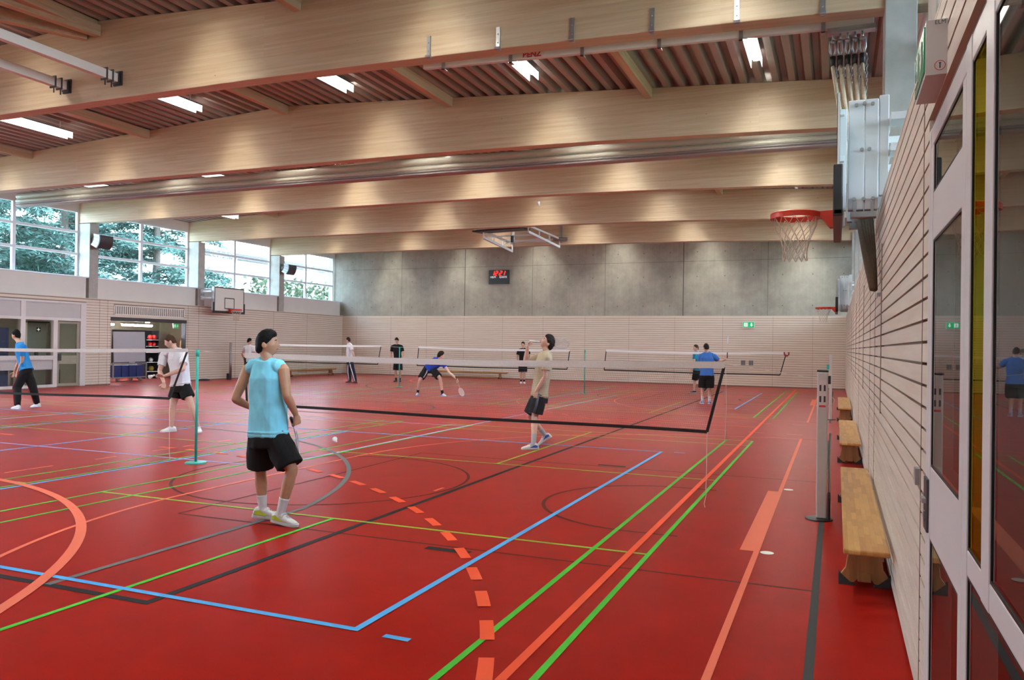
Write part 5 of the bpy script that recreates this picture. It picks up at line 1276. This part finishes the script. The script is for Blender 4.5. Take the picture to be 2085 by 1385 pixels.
def racket(label, p, d, face_n, frame=None, gripm=None):
    """p = butt of the grip, d = direction to the head, face_n = normal of the strings"""
    p, d = V(p), nrm(V(d)); n = nrm(V(face_n)-d*np.dot(V(face_n), d)); a = np.cross(d, n)
    r = thing('badminton_racket', tuple(p), label, 'racket')
    MB().tube([p, p+d*.01, p+d*.16, p+d*.175], [.015, .0145, .0125, .008], 10).build('grip', gripm or RGRIP, r, smooth=True)
    MB().tube([p+d*.17, p+d*.40], .0038, 8).build('shaft', frame or RFRAME, r, smooth=True)
    c = p+d*.535; ring = [c+d*.135*math.cos(t)+a*.105*math.sin(t) for t in np.linspace(0, 2*math.pi, 41)]
    MB().tube(ring, .0058, 8, cap=False).build('frame', frame or RFRAME, r, smooth=True)
    m = MB()
    for k in range(-10, 11):
        o = k*.0098
        if abs(o) < .105: h = .132*math.sqrt(1-(o/.106)**2); m.bar(c+a*o-d*h, c+a*o+d*h, .0011, .0011, n)
    for k in range(-13, 14):
        o = k*.0098
        if abs(o) < .132: h = .103*math.sqrt(1-(o/.134)**2); m.bar(c+d*o-a*h, c+d*o+a*h, .0011, .0011, n)
    m.build('strings', RSTR, r, fixn=False); return r
JOINTS = {
    'p1': dict(H=(-3.538, -2.380, 1.669), N=(-3.529, -2.380, 1.499), SL=(-3.775, -2.360, 1.423), SR=(-3.337, -2.400, 1.430), EL=(-3.857, -2.440, 1.144), WL=(-3.878, -2.210, 1.049), ER=(-3.269, -2.430, 1.194), WR=(-3.259, -2.310, 1.018), HL=(-3.640, -2.380, 0.798), HR=(-3.390, -2.380, 0.812), KL=(-3.649, -2.320, 0.461), KR=(-3.239, -2.380, 0.508), AL=(-3.612, -2.320, 0.092), AR=(-3.327, -2.420, 0.105), TL=(-3.539, -2.280, 0.003), TR=(-3.100, -2.420, 0.010)),
    'p10': dict(H=(-3.031, 3.950, 1.740), N=(-3.041, 3.950, 1.577), SL=(-3.187, 4.090, 1.484), SR=(-2.964, 3.810, 1.483), EL=(-3.452, 4.070, 1.421), WL=(-3.412, 4.050, 1.653), ER=(-2.988, 3.770, 1.179), WR=(-3.130, 3.750, 0.950), HL=(-3.202, 4.040, 0.844), HR=(-3.101, 3.860, 0.857), KL=(-3.350, 4.050, 0.508), KR=(-3.187, 3.850, 0.539), AL=(-3.139, 4.230, 0.222), AR=(-3.127, 3.650, 0.136), TL=(-3.233, 4.230, 0.001), TR=(-3.254, 3.620, 0.008)),
    'p3': dict(H=(-10.026, 2.800, 1.661), N=(-9.948, 2.850, 1.508), SL=(-10.201, 2.830, 1.403), SR=(-9.794, 2.900, 1.428), EL=(-10.198, 2.730, 1.112), WL=(-9.982, 2.630, 0.914), ER=(-9.631, 2.730, 1.163), WR=(-9.891, 2.550, 1.036), HL=(-9.952, 2.870, 0.824), HR=(-9.684, 2.850, 0.842), KL=(-9.944, 2.800, 0.455), KR=(-9.523, 2.850, 0.470), AL=(-9.954, 2.800, 0.092), AR=(-9.479, 2.970, 0.101), TL=(-10.017, 2.650, 0.003), TR=(-9.269, 2.800, 0.038)),
    'p2': dict(H=(-17.034, 4.850, 1.753), N=(-16.899, 4.850, 1.552), SL=(-16.628, 4.730, 1.472), SR=(-17.028, 4.970, 1.479), EL=(-16.635, 4.730, 1.107), WL=(-16.771, 4.710, 0.846), ER=(-17.114, 4.990, 1.093), WR=(-17.248, 4.990, 0.861), HL=(-16.560, 4.790, 0.943), HR=(-16.758, 4.910, 0.936), KL=(-16.817, 4.750, 0.501), KR=(-16.544, 4.950, 0.513), AL=(-16.580, 4.600, 0.072), AR=(-16.570, 5.090, 0.065), TL=(-16.901, 4.600, -0.018), TR=(-16.760, 5.070, -0.026)),
    'p4': dict(H=(-21.983, 18.900, 1.699), N=(-22.005, 18.900, 1.519), SL=(-22.215, 18.900, 1.420), SR=(-21.779, 18.900, 1.427), EL=(-22.386, 18.920, 1.142), WL=(-22.362, 19.020, 0.907), ER=(-21.698, 18.920, 1.154), WR=(-21.830, 19.020, 0.897), HL=(-22.096, 18.900, 0.808), HR=(-21.885, 18.900, 0.813), KL=(-22.158, 18.920, 0.404), KR=(-21.893, 18.920, 0.411), AL=(-22.212, 18.900, 0.022), AR=(-21.842, 18.900, 0.033), TL=(-22.437, 19.100, -0.056), TR=(-21.984, 19.100, -0.042)),
    'p5': dict(H=(-20.161, 17.500, 1.705), N=(-20.182, 17.500, 1.526), SL=(-20.378, 17.500, 1.423), SR=(-19.958, 17.500, 1.430), EL=(-20.476, 17.520, 1.142), WL=(-20.422, 17.580, 0.882), ER=(-19.895, 17.520, 1.153), WR=(-20.013, 17.580, 0.891), HL=(-20.266, 17.500, 0.827), HR=(-20.044, 17.500, 0.832), KL=(-20.300, 17.520, 0.447), KR=(-20.028, 17.520, 0.454), AL=(-20.349, 17.500, 0.047), AR=(-19.979, 17.500, 0.059), TL=(-20.566, 17.700, -0.027), TR=(-20.118, 17.700, -0.013)),
    'p6': dict(H=(-17.708, 20.000, 1.802), N=(-17.644, 20.000, 1.647), SL=(-17.474, 19.840, 1.576), SR=(-17.744, 20.170, 1.595), EL=(-17.307, 19.780, 1.290), WL=(-17.254, 19.800, 0.983), ER=(-17.833, 20.200, 1.301), WR=(-17.950, 20.160, 1.090), HL=(-17.515, 19.920, 0.893), HR=(-17.695, 20.080, 0.887), KL=(-17.372, 19.900, 0.484), KR=(-17.713, 20.100, 0.470), AL=(-17.210, 19.850, 0.068), AR=(-17.682, 20.120, 0.085), TL=(-17.329, 19.850, 0.002), TR=(-17.853, 20.120, 0.017)),
    'p7': dict(H=(-16.648, 22.200, 1.817), N=(-16.639, 22.200, 1.632), SL=(-16.863, 22.200, 1.542), SR=(-16.401, 22.200, 1.549), EL=(-16.921, 22.200, 1.224), WL=(-16.818, 22.100, 0.965), ER=(-16.296, 22.200, 1.236), WR=(-16.304, 22.050, 1.020), HL=(-16.675, 22.200, 0.858), HR=(-16.451, 22.200, 0.863), KL=(-16.663, 22.170, 0.467), KR=(-16.438, 22.170, 0.473), AL=(-16.649, 22.200, 0.075), AR=(-16.520, 22.300, 0.075), TL=(-16.641, 22.000, 0.006), TR=(-16.360, 22.050, 0.035)),
    'p8': dict(H=(-10.448, 14.500, 1.326), N=(-10.552, 14.550, 1.164), SL=(-10.874, 14.700, 1.124), SR=(-10.401, 14.520, 1.072), EL=(-11.250, 14.720, 1.099), WL=(-11.524, 14.650, 1.070), ER=(-10.137, 14.500, 0.778), WR=(-9.845, 14.450, 0.582), HL=(-11.089, 14.700, 0.893), HR=(-10.852, 14.700, 0.882), KL=(-11.183, 14.450, 0.510), KR=(-10.471, 14.500, 0.578), AL=(-11.341, 14.600, 0.129), AR=(-10.452, 14.650, 0.142), TL=(-11.264, 14.400, -0.003), TR=(-10.177, 14.500, 0.048)),
    'p9': dict(H=(-11.491, 24.400, 1.726), N=(-11.476, 24.400, 1.552), SL=(-11.686, 24.400, 1.450), SR=(-11.264, 24.400, 1.468), EL=(-11.764, 24.400, 1.175), WL=(-11.692, 24.350, 0.893), ER=(-11.163, 24.420, 1.208), WR=(-11.315, 24.580, 1.007), HL=(-11.582, 24.400, 0.807), HR=(-11.394, 24.400, 0.811), KL=(-11.553, 24.370, 0.459), KR=(-11.389, 24.370, 0.463), AL=(-11.558, 24.400, 0.065), AR=(-11.417, 24.400, 0.069), TL=(-11.478, 24.200, 0.010), TR=(-11.315, 24.200, 0.026)),
    'p11': dict(H=(-2.255, 16.100, 1.699), N=(-2.223, 16.100, 1.543), SL=(-2.413, 16.100, 1.435), SR=(-2.018, 16.100, 1.443), EL=(-2.473, 16.130, 1.164), WL=(-2.387, 16.260, 0.939), ER=(-1.873, 16.220, 1.281), WR=(-1.700, 16.220, 1.366), HL=(-2.310, 16.100, 0.856), HR=(-2.142, 16.100, 0.860), KL=(-2.352, 16.120, 0.480), KR=(-2.147, 16.120, 0.487), AL=(-2.351, 16.100, 0.108), AR=(-2.139, 16.100, 0.087), TL=(-2.403, 16.250, 0.008), TR=(-2.138, 16.250, 0.004)),
    'p12': dict(H=(-3.485, 21.800, 1.687), N=(-3.428, 21.800, 1.540), SL=(-3.497, 21.670, 1.466), SR=(-3.337, 21.920, 1.468), EL=(-3.518, 21.600, 1.135), WL=(-3.617, 21.620, 0.802), ER=(-3.301, 21.950, 1.172), WR=(-3.355, 21.850, 0.877), HL=(-3.448, 21.750, 0.840), HR=(-3.377, 21.880, 0.839), KL=(-3.506, 21.750, 0.433), KR=(-3.248, 21.900, 0.454), AL=(-3.512, 21.700, 0.103), AR=(-3.140, 22.050, 0.174), TL=(-3.594, 21.600, 0.032), TR=(-3.189, 21.900, 0.087)),
}
SHORTC = dict(top=.020, side=.008, curl=.8)
def go(k, *a, **kw): return person(a[0], JOINTS[k], a[1], a[2], kw)
go('p1', 'young man in a turquoise sleeveless shirt seen from behind, walking with a racket', (.25, .97, 0), (.86, .50, .05), skin=SKIN_T, hair=dict(top=.020, side=.014, back=.018, quiff=.014, curl=.6, low=-.62), hairm=HAIR_B, shirt=C_AQUA, shirt_name='sleeveless_shirt', sleeve=0, hem=-.045, loose=.026,
   pants=C_BLACK, short=.86, sloose=.034, sock=C_SOCK, sockh=.24, shoe=S_WHITE, accent=S_LIME, vox=.005, cvox=.007, wrinkle=.013, seed=3.0, pitchL=.12, pitchR=.10,
   handR=dict(d=(.03, .20, -.85), pn=(-.9, .2, .1), side=(.1, .95, .2), curl=1.25), handL=dict(d=(.45, .85, -.2), pn=(.5, -.3, -.6), side=(.1, .3, 1), curl=.6))
go('p10', 'young man in a beige shirt looking up with his racket behind his head', (-.97, -.2, 0), (-.70, -.42, .58), skin=SKIN_P, hair=dict(top=.032, side=.020, back=.034, curl=2.4, low=-.50), hairm=HAIR_D, shirt=C_BEIGE, hem=-.03, loose=.024, sleeve=.62,
   pants=C_GREY, short=.86, sloose=.03, sock=C_SOCKG, sockh=.22, shoe=S_WHITE, accent=S_BLUE, vox=.0055, cvox=.007, wrinkle=.008, seed=5.0, hup=(.45, .25, .85), stripe=C_STEEL, stripe_dir=(.15, -1, 0), pitchL=.62, liftL=.0, pitchR=.04,
   handL=dict(d=(.35, -.1, .95), pn=(.9, .1, -.2), side=(.1, -.9, .3), curl=1.15), handR=dict(d=(-.18, .05, -.95), pn=(.3, .9, 0), side=(-.9, .2, .1), curl=.5))
go('p3', 'young man in a white shirt bending to serve a shuttlecock beside the turquoise post', (-.72, -.69, 0), (-.80, -.52, -.36), skin=SKIN_P, hair=dict(top=.020, side=.009, curl=1.0), hairm=HAIR_R, shirt=C_WHITE, hem=-.05, loose=.028, sleeve=.62, bow=.03,
   pants=C_BLACK, short=.52, sloose=.028, sock=None, shoe=S_WHITE, vox=.0055, cvox=.007, wrinkle=.010, seed=8.0, pitchR=.05, hup=(-.3, -.2, 1),
   handL=dict(d=(.15, -.25, -.8), pn=(.5, -.6, .2), side=(-.6, -.6, .3), curl=.9), handR=dict(d=(-.9, -.25, .1), pn=(.1, -.7, -.6), side=(-.3, -.3, .9), curl=.55))
go('p2', 'young man in a bright blue shirt and black track trousers walking at the left edge', (-.95, -.3, 0), (-.97, -.22, .02), skin=SKIN_M, hair=dict(top=.030, side=.014, curl=1.3), hairm=HAIR_B, shirt=C_BLUE, hem=.04, loose=.022, sleeve=.55,
   pants=C_BLACK, long=True, sloose=.03, sock=None, shoe=S_WHITE, vox=.006, seed=11.0, stripe=C_RED, stripe_dir=(-.6, -.8, 0), pitchR=.1,
   handL=dict(d=(-.35, 0, -.9), pn=(.2, .9, 0), side=(-.9, .2, 0), curl=.7), handR=dict(d=(-.35, 0, -.9), pn=(.2, -.9, 0), side=(-.9, .2, 0), curl=.5))
go('p4', 'boy in a white shirt and black shorts seen from behind before the left wall', (.2, .98, 0), (.35, .93, -.1), skin=SKIN_M, hair=dict(top=.024, side=.012), hairm=HAIR_B, shirt=C_WHITE, hem=-.03, loose=.022, pants=C_BLACK, short=.62, sock=C_SOCK, shoe=S_WHITE, seed=13.0, face=False)
go('p5', 'person in a white shirt mostly hidden behind the head of the player in turquoise', (.2, .98, 0), (.1, .99, 0), skin=SKIN_M, hair=dict(top=.024, side=.012), hairm=HAIR_D, shirt=C_WHITE, hem=-.03, loose=.022, pants=C_NAVY, short=.7, sock=C_SOCK, shoe=S_WHITE, seed=15.0, face=False)
go('p6', 'young man in a white shirt and navy track trousers standing near the back left corner', (-.95, .1, 0), (-.98, .1, .0), skin=SKIN_P, hair=dict(top=.018, side=.007), hairm=HAIR_D, shirt=C_WHITE, hem=.01, loose=.024, sleeve=.6, pants=C_NAVY, long=True, sloose=.026, sock=None, shoe=S_RED, sole=S_RED, lace=S_RED, stripe=C_STRIPE, stripe_dir=(.1, -1, 0), seed=17.0)
go('p7', 'boy in a black shirt and shorts standing behind the turquoise post', (.25, -.97, 0), (.1, -.97, -.25), skin=SKIN_M, hair=dict(top=.030, side=.014, front=.46, curl=1.4), hairm=HAIR_B, shirt=C_BLACK, hem=-.03, loose=.026, sleeve=.6, pants=C_BLACK, short=.85, sloose=.03, sock=C_SOCKB, shoe=S_BLACK, sole=S_BLACK, lace=S_BLACK, seed=19.0)
go('p8', 'player in a royal blue shirt bending low to reach a shuttle with a racket', (.75, .55, -.2), (.70, .70, -.12), skin=SKIN_P, hair=dict(top=.034, side=.026, back=.03, curl=2.2, low=-.5), hairm=HAIR_D, shirt=C_ROYAL, hem=-.03, loose=.024, sleeve=.4, hup=(.15, .1, 1), pants=C_BLACK, short=.80, sloose=.03, sock=C_SOCKB, sockh=.16, shoe=S_WHITE, accent=S_BLUE, sole=S_LB, stripe=C_STRIPE, stripe_dir=(.9, -.45, 0), seed=21.0, face=False,
   handL=dict(d=(-.85, -.3, -.1), pn=(0, .3, -.9), side=(.1, -.9, 0), curl=.3), handR=dict(d=(.55, -.1, -.8), pn=(-.5, -.5, -.3), side=(.1, -.9, .2), curl=1.1))
go('p9', 'boy in a black shirt and shorts before the end wall, partly behind the raised arm', (.05, -1, 0), (.1, -.98, 0), skin=SKIN_M, hair=dict(top=.024, side=.011), hairm=HAIR_B, shirt=C_BLACK, hem=-.03, loose=.024, sleeve=.6, pants=C_BLACK, short=.8, sloose=.026, sock=C_SOCKB, shoe=S_WHITE, seed=23.0)
go('p11', 'man in a mid blue shirt seen from behind holding a racket upright', (-.05, 1, 0), (-.45, .88, -.12), skin=SKIN_P, hair=dict(top=.022, side=.010, curl=1.0), hairm=HAIR_D, shirt=C_MID, hem=-.02, loose=.028, sleeve=.62, bulk=1.10, pants=C_BLACK, short=.95, sloose=.034, sock=C_SOCK, sockh=.26, shoe=S_LB, accent=S_BLUE, seed=25.0, face=False,
   handR=dict(d=(.35, .2, .75), pn=(-.5, .8, 0), side=(.2, -.2, .9), curl=1.15))
go('p12', 'young man in a cyan shirt and black shoes stepping left behind the mid blue player', (-.8, -.55, 0), (-.85, -.45, 0), skin=SKIN_P, hair=dict(top=.022, side=.010, curl=1.2), hairm=HAIR_R, shirt=C_CYAN, hem=-.03, loose=.024, sleeve=.55, pants=C_BLACK, short=.85, sloose=.03, sock=None, shoe=S_BLACK, seed=27.0, pitchR=.45, liftR=.05)
racket('badminton racket hanging from the right hand of the player in turquoise', (-3.272, -2.36, .985), (-.40, .70, -.50), (.80, .60, .12))
racket('badminton racket held behind the head of the player in beige', (-3.37, 4.03, 1.765), (.62, .16, -.045), (.05, -.75, -.62), gripm=S_WHITE)
racket('badminton racket reaching to the floor from the bending player in blue', (-9.87, 14.42, .66), (.20, -.02, -.44), (.9, -.3, 0))
racket('badminton racket held upright by the man in the mid blue shirt', (-1.652, 16.23, 1.40), (.02, -.03, .6), (.95, .3, 0))
shuttle('white shuttlecock held low by the serving player in white', (-10.12, 2.53, 1.045), (.7, .2, .3), 1.3)
